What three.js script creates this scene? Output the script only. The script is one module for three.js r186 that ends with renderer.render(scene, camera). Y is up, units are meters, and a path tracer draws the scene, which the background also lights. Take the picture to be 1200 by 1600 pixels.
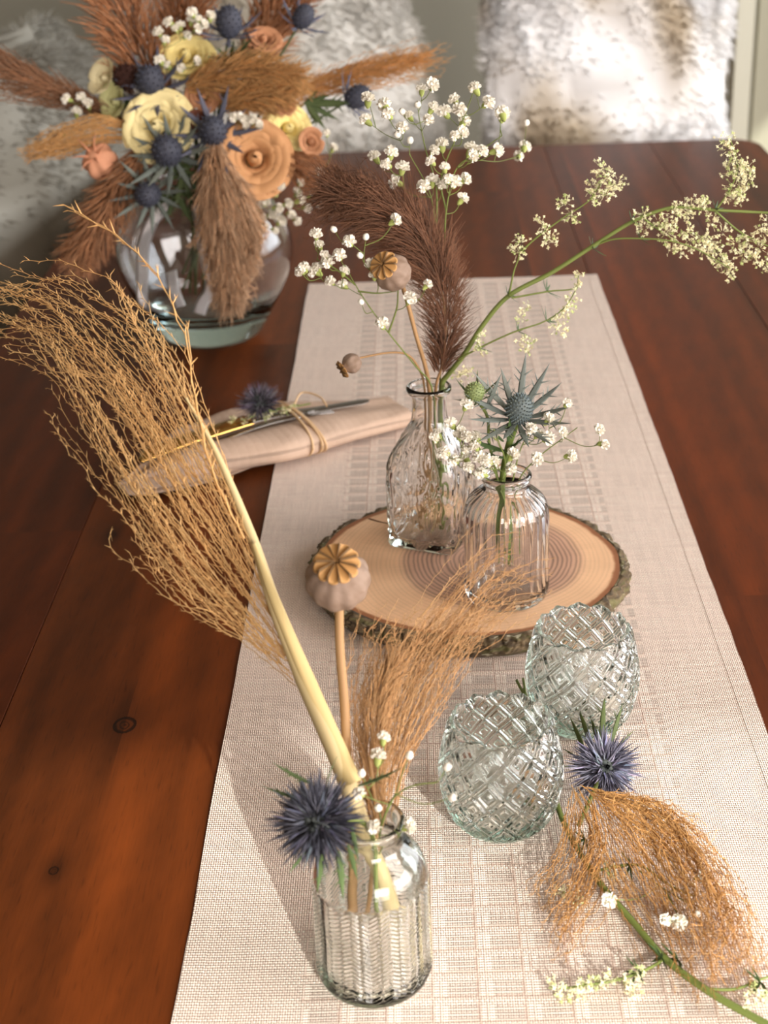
import * as THREE from 'three';
import { RectAreaLightUniformsLib } from 'three/addons/lights/RectAreaLightUniformsLib.js';
import { ImprovedNoise } from 'three/addons/math/ImprovedNoise.js';

// ---------- camera, sky, sun, daylight, exposure ----------
const scene = new THREE.Scene();
const V = (x, y, z) => new THREE.Vector3(x, y, z);
const camera = new THREE.PerspectiveCamera(36.87, 0.75, 0.05, 60);
camera.position.set(-0.044, 0.65, 1.21);
camera.quaternion.setFromRotationMatrix(new THREE.Matrix4().makeBasis(
  V(0.9991977, -0.0378462, -0.0131010), V(0.0282566, 0.8980076, -0.4390717), V(0.0283820, 0.4383493, 0.8983565)));
camera.focus = 1.1;
camera.userData.fStop = 9;

const renderer = new THREE.WebGLRenderer();
renderer.toneMapping = THREE.LinearToneMapping;
renderer.toneMappingExposure = 1.0;
renderer.shadowMap.enabled = true;

scene.background = new THREE.Color(0.75, 0.85, 1.0);

const sun = new THREE.DirectionalLight(new THREE.Color(1.0, 1.0, 0.92), 5.2);
const SUN_FROM = V(0.35 * 0.934, 0.358, 0.937 * 0.934).normalize();
sun.position.copy(SUN_FROM.clone().multiplyScalar(8));
sun.castShadow = true;
sun.shadow.camera.left = -3; sun.shadow.camera.right = 3; sun.shadow.camera.top = 3; sun.shadow.camera.bottom = -3; sun.shadow.camera.far = 20;
sun.shadow.mapSize.set(4096, 4096);
scene.add(sun, sun.target);

RectAreaLightUniformsLib.init();
function daylight(color, intensity, w, h, at, towards) {
  const l = new THREE.RectAreaLight(color, intensity, w, h);
  l.position.set(...at); l.lookAt(...towards); scene.add(l);
  return l;
}
daylight(new THREE.Color(1.0, 0.92, 0.875), 18, 1.5, 1.1, [1.1, 0.62, 2.99], [1.1, 0.62, 0]);
daylight(new THREE.Color(0.92, 0.96, 1.0), 6, 2.0, 1.5, [2.39, 0.82, -1.3], [0, 0.82, -1.3]);

daylight(new THREE.Color(1.0, 0.91, 0.86), 12.5, 2.0, 1.5, [2.39, 0.82, 1.35], [0, 0.82, 1.35]);

// ---------- helpers ----------
function rng(seed) { let a = seed >>> 0; return () => { a = (a + 0x6d2b79f5) | 0; let t = Math.imul(a ^ (a >>> 15), 1 | a); t = (t + Math.imul(t ^ (t >>> 7), 61 | t)) ^ t; return ((t ^ (t >>> 14)) >>> 0) / 4294967296; }; }
const noiser = new ImprovedNoise(), nz = (x, y, z = 0) => noiser.noise(x, y, z);
const fbm = (x, y, z, o = 4) => { let s = 0, a = 0.5; for (let i = 0; i < o; i++) { s += a * nz(x, y, z); x *= 2.03; y *= 2.03; z *= 2.03; a *= 0.5; } return s; };
const clamp = (x, a, b) => Math.max(a, Math.min(b, x)), lerp = (a, b, t) => a + (b - a) * t;
const sstep = (a, b, x) => { const t = clamp((x - a) / (b - a), 0, 1); return t * t * (3 - 2 * t); };
const v3 = (p) => (p.isVector3 ? p.clone() : V(...p));
const taken = new Map();
function numbered(name) { const n = taken.get(name) ?? 0; taken.set(name, n + 1); return n ? `${name}_${String(n).padStart(3, '0')}` : name; }
function shade(o) { o.traverse((m) => { if (m.isMesh) { m.castShadow = true; m.receiveShadow = true; } }); return o; }
function thing(name, label, category, at = [0, 0, 0], group) {
  const o = new THREE.Group(); o.name = numbered(name); o.position.set(...(at.isVector3 ? at.toArray() : at));
  o.userData = { label, category }; if (group) o.userData.group = group;
  scene.add(o); return o;
}
// world place of a part's parent (only shifted, never turned, for things built in world coordinates)
function placeOf(o) { const p = V(0, 0, 0); for (let q = o; q && !q.isScene; q = q.parent) p.add(q.position); return p; }

// collects sweeps and sheets, then becomes one named mesh
class Builder {
  constructor() { this.P = []; this.N = []; this.U = []; this.C = []; this.I = []; this.tint = [1, 1, 1]; }
  vert(p, n, u = 0, v = 0) { this.P.push(p.x, p.y, p.z); this.N.push(n.x, n.y, n.z); this.U.push(u, v); this.C.push(...this.tint); return this.P.length / 3 - 1; }
  // sweep a round or flat section along points; size(t) gives [half width, half thickness]
  sweep(points, size, sides = 5, up = null) {
    const n = points.length, T = [], tmp = V(0, 0, 0);
    for (let i = 0; i < n; i++) T.push(points[Math.min(i + 1, n - 1)].clone().sub(points[Math.max(i - 1, 0)]).normalize());
    let a = up ? up.clone() : Math.abs(T[0].y) < 0.9 ? V(0, 1, 0) : V(1, 0, 0);
    let len = 0, first = this.P.length / 3;
    for (let i = 0; i < n; i++) {
      a.addScaledVector(T[i], -a.dot(T[i])); if (a.lengthSq() < 1e-10) a = V(T[i].y, T[i].z, -T[i].x).addScaledVector(T[i], -tmp.set(T[i].y, T[i].z, -T[i].x).dot(T[i])); a.normalize();
      const b = T[i].clone().cross(a), [w, h] = size(n > 1 ? i / (n - 1) : 0);
      if (i) len += points[i].distanceTo(points[i - 1]);
      for (let k = 0; k < sides; k++) {
        const g = (k / sides) * Math.PI * 2, c = Math.cos(g), s = Math.sin(g);
        const p = points[i].clone().addScaledVector(b, c * w).addScaledVector(a, s * h);
        const nn = b.clone().multiplyScalar(c * h).addScaledVector(a, s * w); if (nn.lengthSq() < 1e-16) nn.copy(a); nn.normalize();
        this.vert(p, nn, (k / sides), len * 20);
      }
    }
    for (let i = 0; i < n - 1; i++) for (let k = 0; k < sides; k++) {
      const q = first + i * sides + k, r = first + i * sides + ((k + 1) % sides);
      this.I.push(q, q + sides, r, r, q + sides, r + sides);
    }
    return this;
  }
  tube(points, r0, r1 = r0, sides = 5, steps = 0) {
    const pts = steps ? curve(points, steps) : points.map(v3);
    return this.sweep(pts, (t) => { const r = lerp(r0, r1, t); return [r, r]; }, sides);
  }
  // thin spike: a tapering three-sided needle from a to b
  spike(a, b, r, sides = 3) { return this.sweep([a, b], (t) => { const q = t ? r * 0.12 : r; return [q, q]; }, sides); }
  // sheet: f(u, v) -> Vector3 on an nu x nv grid
  sheet(f, nu, nv, wrapU = false) {
    const first = this.P.length / 3, cols = wrapU ? nu : nu + 1, e = 1e-3;
    for (let j = 0; j <= nv; j++) for (let i = 0; i < cols; i++) {
      const u = i / nu, v = j / nv, p = f(u, v);
      const du = f(Math.min(u + e, 1 + (wrapU ? e : 0)), v).sub(f(wrapU ? u - e : Math.max(u - e, 0), v)), dv = f(u, Math.min(v + e, 1)).sub(f(u, Math.max(v - e, 0)));
      const nn = du.cross(dv); if (nn.lengthSq() < 1e-22) nn.set(0, 1, 0); nn.normalize();
      this.vert(p, nn, u, v);
    }
    for (let j = 0; j < nv; j++) for (let i = 0; i < nu; i++) {
      const q = first + j * cols + i, r = first + j * cols + (i + 1) % cols;
      this.I.push(q, r, q + cols, r, r + cols, q + cols);
    }
    return this;
  }
  ball(c, r, nu = 10, nv = 7, bump = 0, sq = 1, seed = 0) {
    c = v3(c);
    return this.sheet((u, v) => { const a = u * Math.PI * 2, b = v * Math.PI, d = V(Math.sin(b) * Math.cos(a), -Math.cos(b), Math.sin(b) * Math.sin(a)); const k = r * (1 + bump * nz(d.x * 3 + seed, d.y * 3, d.z * 3)); return V(d.x * k, d.y * k * sq, d.z * k).add(c); }, nu, nv, true);
  }
  apply(m) {
    const nm = new THREE.Matrix3().getNormalMatrix(m), p = V(0, 0, 0);
    for (let i = 0; i < this.P.length; i += 3) {
      p.set(this.P[i], this.P[i + 1], this.P[i + 2]).applyMatrix4(m); this.P[i] = p.x; this.P[i + 1] = p.y; this.P[i + 2] = p.z;
      p.set(this.N[i], this.N[i + 1], this.N[i + 2]).applyMatrix3(nm).normalize(); this.N[i] = p.x; this.N[i + 1] = p.y; this.N[i + 2] = p.z;
    }
    return this;
  }
  geometry() {
    const g = new THREE.BufferGeometry();
    g.setAttribute('position', new THREE.Float32BufferAttribute(this.P, 3)); g.setAttribute('normal', new THREE.Float32BufferAttribute(this.N, 3));
    g.setAttribute('uv', new THREE.Float32BufferAttribute(this.U, 2)); g.setAttribute('color', new THREE.Float32BufferAttribute(this.C, 3));
    g.setIndex(this.I); return g;
  }
  // geometry made in world coordinates becomes a child of parent
  build(name, material, parent, kind) {
    const o = placeOf(parent); this.apply(new THREE.Matrix4().makeTranslation(-o.x, -o.y, -o.z));
    return mesh(name, this.geometry(), material, parent, kind);
  }
}
function mesh(name, geometry, material, parent, kind) {
  const m = new THREE.Mesh(geometry, material); m.name = parent === scene ? numbered(name) : name;
  if (kind) m.userData.kind = kind; parent.add(m); return m;
}
function curve(points, n, closed = false) { return new THREE.CatmullRomCurve3(points.map(v3), closed, 'centripetal').getPoints(n); }
function structure(name, geometry, material, parent = scene) { const m = mesh(name, geometry, material, parent); if (parent === scene) m.userData.kind = 'structure'; return m; }
function boxAt(x0, x1, y0, y1, z0, z1) { const g = new THREE.BoxGeometry(x1 - x0, y1 - y0, z1 - z0); g.translate((x0 + x1) / 2, (y0 + y1) / 2, (z0 + z1) / 2); return g; }
function merge(list) {
  const b = new Builder();
  for (const g of list) {
    const first = b.P.length / 3, p = g.attributes.position, n = g.attributes.normal, u = g.attributes.uv;
    for (let i = 0; i < p.count; i++) b.vert(V(p.getX(i), p.getY(i), p.getZ(i)), V(n.getX(i), n.getY(i), n.getZ(i)), u?.getX(i) ?? 0, u?.getY(i) ?? 0);
    const ix = g.index; for (let i = 0; i < (ix ? ix.count : p.count); i++) b.I.push(first + (ix ? ix.getX(i) : i));
  }
  return b.geometry();
}
// turn so that local +y points along dir, then move to at
function facing(at, dir, spin = 0) {
  const q = new THREE.Quaternion().setFromUnitVectors(V(0, 1, 0), v3(dir).normalize()).multiply(new THREE.Quaternion().setFromAxisAngle(V(0, 1, 0), spin));
  return new THREE.Matrix4().compose(v3(at), q, V(1, 1, 1));
}
function texture(w, h, paint, srgb = true) {
  const data = new Uint8Array(w * h * 4);
  for (let y = 0; y < h; y++) for (let x = 0; x < w; x++) {
    const c = paint(x / w, y / h, x, y), o = (y * w + x) * 4;
    data[o] = clamp(c[0], 0, 255); data[o + 1] = clamp(c[1], 0, 255); data[o + 2] = clamp(c[2], 0, 255); data[o + 3] = 255;
  }
  const t = new THREE.DataTexture(data, w, h); t.wrapS = t.wrapT = THREE.RepeatWrapping; t.magFilter = THREE.LinearFilter; t.minFilter = THREE.LinearMipmapLinearFilter; t.generateMipmaps = true;
  if (srgb) t.colorSpace = THREE.SRGBColorSpace; t.needsUpdate = true; return t;
}
const std = (color, roughness = 0.8, more = {}) => new THREE.MeshPhysicalMaterial({ color, roughness, side: THREE.DoubleSide, ...more });
const tinted = (color, roughness = 0.8, more = {}) => std(color, roughness, { vertexColors: true, ...more });

// ---------- the room ----------
const mWall = std(0xa09d8e, 0.9), mCeil = std(0x9a9184, 0.9), mFloor = std(0x8a6a4c, 0.6), mTrim = std(0xd2cfbc, 0.6), mFrame = std(0xe8e6de, 0.5);
const mPane = new THREE.MeshPhysicalMaterial({ color: 0xffffff, roughness: 0.02, transmission: 1, thickness: 0, ior: 1.5 });
structure('floor', boxAt(-3.2, 2.6, -0.85, -0.75, -3.2, 3.2), mFloor);
structure('ceiling', boxAt(-3.2, 2.6, 1.85, 1.95, -3.2, 3.2), mCeil);
const mWallSide = std(0x9c9688, 0.9);
structure('wall_left', boxAt(-3.2, -3.0, -0.75, 1.85, -3.2, 3.2), mWallSide);
structure('wall_back', boxAt(-3.0, 2.6, -0.75, 1.85, -3.2, -3.0), mWall);
// the wall behind the viewer has the window that the sun comes through
structure('wall_front', merge([boxAt(-3.0, 0.3, -0.75, 1.85, 3.0, 3.2), boxAt(1.9, 2.6, -0.75, 1.85, 3.0, 3.2), boxAt(0.3, 1.9, -0.75, 0.05, 3.0, 3.2), boxAt(0.3, 1.9, 1.2, 1.85, 3.0, 3.2)]), mWallSide);
structure('wall_right', merge([boxAt(2.4, 2.6, -0.75, 1.85, -3.0, -2.35), boxAt(2.4, 2.6, -0.75, 1.85, -0.25, 0.3), boxAt(2.4, 2.6, -0.75, 1.85, 2.4, 3.0), boxAt(2.4, 2.6, -0.75, 0.05, -2.35, -0.25), boxAt(2.4, 2.6, 1.6, 1.85, -2.35, -0.25), boxAt(2.4, 2.6, -0.75, 0.05, 0.3, 2.4), boxAt(2.4, 2.6, 1.6, 1.85, 0.3, 2.4)]), mWall);
function windowInWall(n, axis, a0, a1, y0, y1, at) {
  const w = new THREE.Group(); w.name = 'window_' + n; w.userData.kind = 'structure'; scene.add(w);
  const bar = (p0, p1, q0, q1, d0 = -0.03, d1 = 0.03) => (axis === 'x' ? boxAt(p0, p1, q0, q1, at + d0, at + d1) : boxAt(at + d0, at + d1, q0, q1, p0, p1));
  const f = 0.04;
  mesh('window_frame', merge([bar(a0, a0 + f, y0, y1), bar(a1 - f, a1, y0, y1), bar(a0 + f, a1 - f, y0, y0 + f), bar(a0 + f, a1 - f, y1 - f * 0.3, y1)]), mFrame, w);
  mesh('pane', bar(a0 + f, a1 - f, y0 + f, y1 - f * 0.3, -0.003, 0.003), mPane, w);
  return w;
}
windowInWall(1, 'x', 0.3, 1.9, 0.05, 1.2, 3.1);
windowInWall(2, 'z', -2.35, -0.25, 0.05, 1.6, 2.5);
windowInWall(3, 'z', 0.3, 2.4, 0.05, 1.6, 2.5);
// door casing at the back right
const door = new THREE.Group(); door.name = 'door_1'; door.userData.kind = 'structure'; scene.add(door);
mesh('door_casing', merge([boxAt(0.8, 0.845, -0.75, 1.3, -3.0, -2.965), boxAt(1.75, 1.8, -0.75, 1.3, -3.0, -2.965), boxAt(0.8, 1.8, 1.3, 1.36, -3.0, -2.965)]), mTrim, door);
mesh('door_leaf', boxAt(0.86, 1.74, -0.75, 1.29, -3.0, -2.985), std(0xa9a58f, 0.6), door);
structure('baseboard_back', boxAt(-3.0, 0.8, -0.75, -0.66, -3.0, -2.985), mTrim);

// ---------- dining table ----------
function woodTexture(seed, knots, W = 1024, H = 2048, wide = 0.36, long = 1.8) {
  return texture(W, H, (u, v) => {
    const x = u * wide, z = v * long;
    let k = 0, dark = 0;
    let X = x + 0.016 * fbm(x * 5 + seed, z * 1.1, seed, 3) + 0.004 * nz(x * 20, z * 3, seed);
    for (const [kx, kz, r] of knots) {
      const dx = x - kx, dz = (z - kz) * 0.45, d = Math.hypot(dx, dz), core = Math.hypot(dx, (z - kz) * 0.8);
      X += Math.sign(dx || 1) * r * 1.6 * Math.exp(-(d * d) / (r * r * 9));
      const rr = core / r; dark = Math.max(dark, 0.42 * Math.exp(-(d * d) / (r * r * 7)), rr < 1.15 ? (rr > 0.9 ? 0.95 : 0.5 + 0.35 * Math.sin(rr * 16 + 3 * nz(dx * 300, dz * 300, seed))) : 0);
    }
    k = 0.5 + 0.5 * Math.sin(X * 170 + 4 * fbm(x * 9, z * 0.9, seed + 7, 3));
    const band = fbm(X * 16 + seed * 3, z * 0.55, seed, 3), fine = nz(x * 700, z * 16, seed) * 0.5 + nz(x * 1500, z * 45, seed + 3) * 0.4, figure = fbm(x * 60 + z * 10, z * 16, seed + 11, 3);
    const pore = Math.max(0, nz(x * 900, z * 60, seed + 20) - 0.35) * 1.1;
    let b = 1 + 0.6 * band + 0.10 * (k - 0.5) + 0.09 * fine + 0.2 * figure - pore * 0.45; b *= 1 - 0.72 * dark;
    const red = 0.5 + 0.5 * band;
    return [101 * b + 2, (53 - 2 * red) * b, (22 - 3 * red) * b];
  });
}
const woodKnots = woodTexture(3.3, [[0.096, 0.844, 0.0078], [0.077, 1.014, 0.003], [0.03, 0.52, 0.004]]), woodPlain = woodTexture(9.1, [[0.31, 1.55, 0.006]]);
const table = thing('dining_table', 'long reddish brown polished wooden dining table under the runner', 'table', [0, -0.75, -0.35]);
{
  const edges = [-0.59, -0.375, -0.19, 0.0, 0.19, 0.385, 0.58], tone = [0xb8a8a0, 0xe8e2da, 0xe8dcd4, 0xefe6dc, 0xe4cfc4, 0xdcc6bc];
  edges.slice(0, -1).forEach((x0, i) => {
    const x1 = edges[i + 1], z0 = -1.655, z1 = 0.95, g0 = 0.0003;
    const s = new THREE.Shape(), R = 0.06; // rounded outer corners
    const L = x0 + g0, r = x1 - g0, left = i === 0, right = i === edges.length - 2;
    s.moveTo(L + (left ? R : 0), -z1); s.lineTo(r - (right ? R : 0), -z1); if (right) s.absarc(r - R, -z1 + R, R, -Math.PI / 2, 0);
    s.lineTo(r, -z0 - (right ? R : 0)); if (right) s.absarc(r - R, -z0 - R, R, 0, Math.PI / 2);
    s.lineTo(L + (left ? R : 0), -z0); if (left) s.absarc(L + R, -z0 - R, R, Math.PI / 2, Math.PI);
    s.lineTo(L, -z1 + (left ? R : 0)); if (left) s.absarc(L + R, -z1 + R, R, Math.PI, Math.PI * 1.5);
    const g = new THREE.ExtrudeGeometry(s, { depth: 0.038, bevelEnabled: true, bevelThickness: 0.0006, bevelSize: 0.0004, bevelOffset: -0.0004, bevelSegments: 1, curveSegments: 10 });
    g.rotateX(-Math.PI / 2); g.translate(0, -0.0386, 0);
    const p = g.attributes.position, uv = [];
    for (let k = 0; k < p.count; k++) uv.push((p.getX(k) - x0 + (i === 1 ? 0 : i * 0.083)) / 0.36, (p.getZ(k) + (i === 1 ? 0.61 : 1.9 + i * 0.41)) / 1.8);
    g.setAttribute('uv', new THREE.Float32BufferAttribute(uv, 2));
    g.translate(0, 0.75, 0.35);
    mesh('plank', g, new THREE.MeshPhysicalMaterial({ map: i === 1 ? woodKnots : woodPlain, color: tone[i], roughness: 0.42, specularIntensity: 0.38 }), table);
  });
  const mLeg = std(0x4a2614, 0.5);
  mesh('apron', merge([boxAt(-0.5, 0.5, 0.62, 0.711, -1.2, -1.17), boxAt(-0.5, 0.5, 0.62, 0.711, 1.17, 1.2), boxAt(-0.5, -0.47, 0.62, 0.711, -1.17, 1.17), boxAt(0.47, 0.5, 0.62, 0.711, -1.17, 1.17)]), mLeg, table);
  for (const sx of [-1, 1]) for (const sz of [-1, 1]) mesh('leg', boxAt(sx * 0.43 - 0.04, sx * 0.43 + 0.04, 0, 0.711, sz * 1.0 - 0.04, sz * 1.0 + 0.04), mLeg, table);
}

// ---------- table runner ----------
// yarn: warp every 1.5 mm across, weft every 2.2 mm along; blocks of 18 x 9 yarns
function weave(blocks, seed, bump) {
  const NW = 72, NH = 36, S = 14, SV = 20;
  return texture(NW * S, NH * SV, (u, v) => {
    const X = u * NW, Y = v * NH, i = Math.floor(X), j = Math.floor(Y), fx = X - i, fy = Y - j;
    const bi = i % 18, bj = j % 9;
    let over = (i + j) % 2 === 0, dense = 0; // plain weave
    if (blocks) {
      const inCol = bi < 12, inRow = bj < 6;
      if (inCol && inRow) { over = j % 2 === 0 ? true : i % 2 === 0; dense = 1; } else if (inCol !== inRow) { over = inRow ? i % 3 !== 0 : (i + j) % 2 === 0; }
    }
    const px = 1 - Math.pow(Math.abs(fx - 0.5) * 2, 3), py = 1 - Math.pow(Math.abs(fy - 0.5) * 2, 2.4);
    const rw = nz(i * 7.31 + seed, Y * 0.05, 2), rh = nz(j * 5.17 + seed, X * 0.04, 9);
    let h = over ? py * (0.55 + 0.45 * px) : px * (0.5 + 0.4 * py); // height of the yarn on top
    if (blocks) { const eb = Math.min(Math.abs(bi - 11.5 + fx - 0.5), Math.abs(bj - 5.5 + fy - 0.5)); if (eb < 0.6) h *= 0.55; }
    if (bump) { h = h * (dense ? 0.86 : 1); return [h * 255, h * 255, h * 255]; }
    const gap = sstep(0.0, 0.55, h), slub = 1 + 0.10 * (over ? rh : rw) + 0.05 * nz(X * 2.1, Y * 2.3, seed);
    const c = over ? [241, 226, 213] : [232, 212, 199], d = [140, 106, 88], k = (dense ? 0.93 : 1.045) * slub;
    return [0, 1, 2].map((q) => lerp(d[q], c[q] * k, 0.12 + 0.88 * gap));
  }, !bump);
}
const weavePlain = weave(false, 1.7, false), weavePlainB = weave(false, 1.7, true), weaveBlock = weave(true, 4.2, false), weaveBlockB = weave(true, 4.2, true);
const cloth = (map, bumpMap) => new THREE.MeshPhysicalMaterial({ map, bumpMap, bumpScale: 0.0008, roughness: 0.95, sheen: 0.2, sheenRoughness: 0.6, side: THREE.DoubleSide });
const mClothPlain = cloth(weavePlain, weavePlainB), mClothBlock = cloth(weaveBlock, weaveBlockB);
const runner = thing('table_runner', 'long beige woven table runner with a raised block weave', 'runner', [0, 0, -0.1]);
function lift(x, z) { // small waves of the cloth on the table
  return 0.0012 + 0.0005 * nz(x * 9, z * 5, 3) + 0.0004 * nz(x * 22, z * 14, 8);
}
function strip(name, x0, x1, z0, z1, mat, nx, nzz, height = 0) {
  const b = new Builder(), edge = (x, z) => x + (Math.abs(x) > 0.19 ? 0.0014 * nz(z * 6, x * 3, 5) + 0.0006 * nz(z * 30, 0, 1) : 0);
  b.sheet((u, v) => { const z = lerp(z1, z0, v), x = lerp(x0, x1, u); return V(edge(x, z), lift(x, z) + height, z); }, nx, nzz);
  for (let k = 0; k < b.P.length / 3; k++) { b.U[k * 2] = (b.P[k * 3] + 0.0135) / (72 * 0.0015); b.U[k * 2 + 1] = b.P[k * 3 + 2] / (36 * 0.0022); }
  return b.build(name, mat, runner);
}
strip('border', -0.2, -0.127, -0.85, 0.78, mClothPlain, 10, 130);
strip('centre_panel', -0.127, 0.127, -0.83, 0.76, mClothBlock, 34, 130);
strip('border', 0.127, 0.2, -0.85, 0.78, mClothPlain, 10, 130);
strip('border', -0.127, 0.127, -0.85, -0.83, mClothPlain, 20, 4);
strip('border', -0.127, 0.127, 0.76, 0.78, mClothPlain, 20, 4);
// folded hems: a second layer along every edge
for (const s of [-1, 1]) strip('hem', s < 0 ? -0.2004 : 0.1865, s < 0 ? -0.1865 : 0.2004, -0.8505, 0.7805, mClothPlain, 3, 130, 0.00025);
strip('hem', -0.1865, 0.1865, -0.8505, -0.836, mClothPlain, 30, 3, 0.00025);

// ---------- glass ----------
const glass = (tint = [0.80, 0.93, 0.88], d = 0.05, more = {}) => new THREE.MeshPhysicalMaterial({ color: 0xffffff, roughness: 0.015, transmission: 1, thickness: 0.01, ior: 1.5, attenuationColor: new THREE.Color(...tint), attenuationDistance: d, ...more });
// a closed vessel: outer wall from the foot to the lip, over the lip and down the inner wall.
// outer / inner: [height, radius] lists; shape(angle, height, outside) scales the radius, dent(angle, height) is added to the outer wall
function vessel(outer, inner, nTheta, nOut, nIn, dent = () => 0, shape = () => 1, lip = () => 0) {
  const along = (list, n) => { const c = new THREE.CatmullRomCurve3(list.map(([y, r]) => V(r, y, 0)), false, 'centripetal'); return c.getSpacedPoints(n); };
  const o = along(outer, nOut), i = along(inner, nIn).reverse(), rings = [...o.map((p) => [p, true]), ...i.map((p) => [p, false])];
  const P = [], I = [], top = outer[outer.length - 1][0];
  for (const [p, out] of rings) for (let k = 0; k < nTheta; k++) {
    const a = (k / nTheta) * Math.PI * 2, r = p.x * shape(a, p.y, out) + (out ? dent(a, p.y) : 0), y = p.y + lip(a) * sstep(top * 0.9, top, p.y);
    P.push(r * Math.cos(a), y, r * Math.sin(a));
  }
  for (let j = 0; j < rings.length - 1; j++) for (let k = 0; k < nTheta; k++) {
    const q = j * nTheta + k, r = j * nTheta + ((k + 1) % nTheta);
    I.push(q, q + nTheta, r, r, q + nTheta, r + nTheta);
  }
  const cap = (j, y, flip) => { const c = P.length / 3; P.push(0, y, 0); for (let k = 0; k < nTheta; k++) { const q = j * nTheta + k, r = j * nTheta + ((k + 1) % nTheta); flip ? I.push(c, r, q) : I.push(c, q, r); } };
  cap(0, rings[0][0].y, false); cap(rings.length - 1, rings[rings.length - 1][0].y, true);
  const g = new THREE.BufferGeometry(); g.setAttribute('position', new THREE.Float32BufferAttribute(P, 3)); g.setIndex(I); g.computeVertexNormals();
  return g;
}

// front bottle, pressed with columns of chevrons
const FB = [-0.083, 0.0022, 0.508];
{
  const t = thing('glass_bottle', 'clear glass bottle pressed with zigzag columns, nearest the viewer', 'bottle', FB);
  const zig = (a, y) => {
    const on = sstep(0.006, 0.010, y) * (1 - sstep(0.071, 0.075, y)); if (!on) return 0;
    const c = (a / (Math.PI * 2)) * 18, f = c - Math.floor(c), w = Math.abs(f - 0.5) * 2, ph = y / 0.0030 + w * 1.2 * (Math.floor(c) % 2 ? 1 : -1);
    return on * (0.00075 * Math.sin(ph * Math.PI * 2) * (1 - 0.8 * Math.pow(Math.abs(w), 8)) - 0.0006 * Math.pow(w, 10));
  };
  const g = vessel(
    [[0, 0.026], [0.0015, 0.031], [0.006, 0.0335], [0.02, 0.0338], [0.04, 0.0336], [0.06, 0.0334], [0.077, 0.0330], [0.087, 0.0295], [0.094, 0.023], [0.098, 0.0195], [0.102, 0.0185], [0.106, 0.0195], [0.1082, 0.0212], [0.1105, 0.0217], [0.1125, 0.0208], [0.1132, 0.0192]],
    [[0.005, 0.02], [0.006, 0.027], [0.012, 0.0305], [0.04, 0.0308], [0.074, 0.0305], [0.084, 0.027], [0.092, 0.0205], [0.098, 0.0165], [0.105, 0.0165], [0.1105, 0.0166], [0.1124, 0.0176], [0.1132, 0.0188]], 360, 260, 50, zig);
  mesh('body', g, glass([0.74, 0.82, 0.68], 0.03), t);
}
// fluted bottle on the slice of wood
const FL = [0.02, 0.0205, 0.084];
{
  const t = thing('fluted_bottle', 'round clear glass bottle with vertical flutes on the wood slice', 'bottle', FL);
  const flute = (a, y) => 0.0009 * (Math.abs(Math.sin(a * 15)) - 0.6) * sstep(0.004, 0.012, y) * (1 - sstep(0.094, 0.1, y));
  const g = vessel(
    [[0, 0.027], [0.0015, 0.032], [0.006, 0.0345], [0.03, 0.0345], [0.06, 0.0345], [0.078, 0.0343], [0.088, 0.0315], [0.094, 0.026], [0.098, 0.0205], [0.101, 0.018], [0.105, 0.018], [0.1072, 0.0200], [0.1095, 0.0208], [0.1116, 0.0201], [0.1125, 0.0186]],
    [[0.006, 0.02], [0.007, 0.028], [0.012, 0.0322], [0.04, 0.0325], [0.076, 0.0322], [0.086, 0.029], [0.092, 0.0235], [0.0975, 0.0175], [0.104, 0.016], [0.1092, 0.0161], [0.1114, 0.0168], [0.1125, 0.0182]], 300, 90, 50, flute);
  mesh('body', g, glass([0.9, 0.95, 0.92], 0.06), t);
}
// square bottle with crinkled faces
const SQ = [-0.040, 0.0205, -0.026];
{
  const t = thing('square_bottle', 'square clear glass bottle with crinkled sides and a round neck', 'bottle', SQ);
  const sq = (a, y, out) => {
    const k = 1 - sstep(0.070, 0.112, y), b = a - 0.40, n = lerp(2, 9, k), c = Math.abs(Math.cos(b)), s = Math.abs(Math.sin(b));
    return Math.pow(Math.pow(c, n) + Math.pow(s, n), -1 / n);
  };
  const crinkle = (a, y) => {
    const on = sstep(0.006, 0.014, y) * (1 - sstep(0.102, 0.114, y)); if (!on) return 0;
    const X = Math.cos(a) * 2.4, Z = Math.sin(a) * 2.4, Y = y * 62, r1 = 1 - Math.abs(nz(X * 1.3, Y * 0.55, Z * 1.3)) * 2.6, r2 = 1 - Math.abs(nz(X * 2.6 + 9, Y, Z * 2.6)) * 2.4;
    return on * (0.0013 * Math.max(0, r1) ** 2 + 0.0008 * Math.max(0, r2) - 0.0012);
  };
  const g = vessel(
    [[0, 0.028], [0.0015, 0.0315], [0.005, 0.0325], [0.035, 0.0325], [0.066, 0.0325], [0.080, 0.0312], [0.094, 0.0268], [0.106, 0.0208], [0.115, 0.0163], [0.124, 0.0150], [0.134, 0.0150], [0.139, 0.0160], [0.1410, 0.0188], [0.1435, 0.0197], [0.1458, 0.0191], [0.1468, 0.0176]],
    [[0.006, 0.022], [0.008, 0.027], [0.013, 0.029], [0.04, 0.0292], [0.066, 0.0292], [0.08, 0.028], [0.094, 0.0238], [0.106, 0.018], [0.114, 0.0137], [0.125, 0.0125], [0.136, 0.0125], [0.1420, 0.0138], [0.1452, 0.0155], [0.1468, 0.0172]], 320, 170, 60, crinkle, sq);
  mesh('body', g, glass([0.86, 0.94, 0.9], 0.05), t);
}
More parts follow.
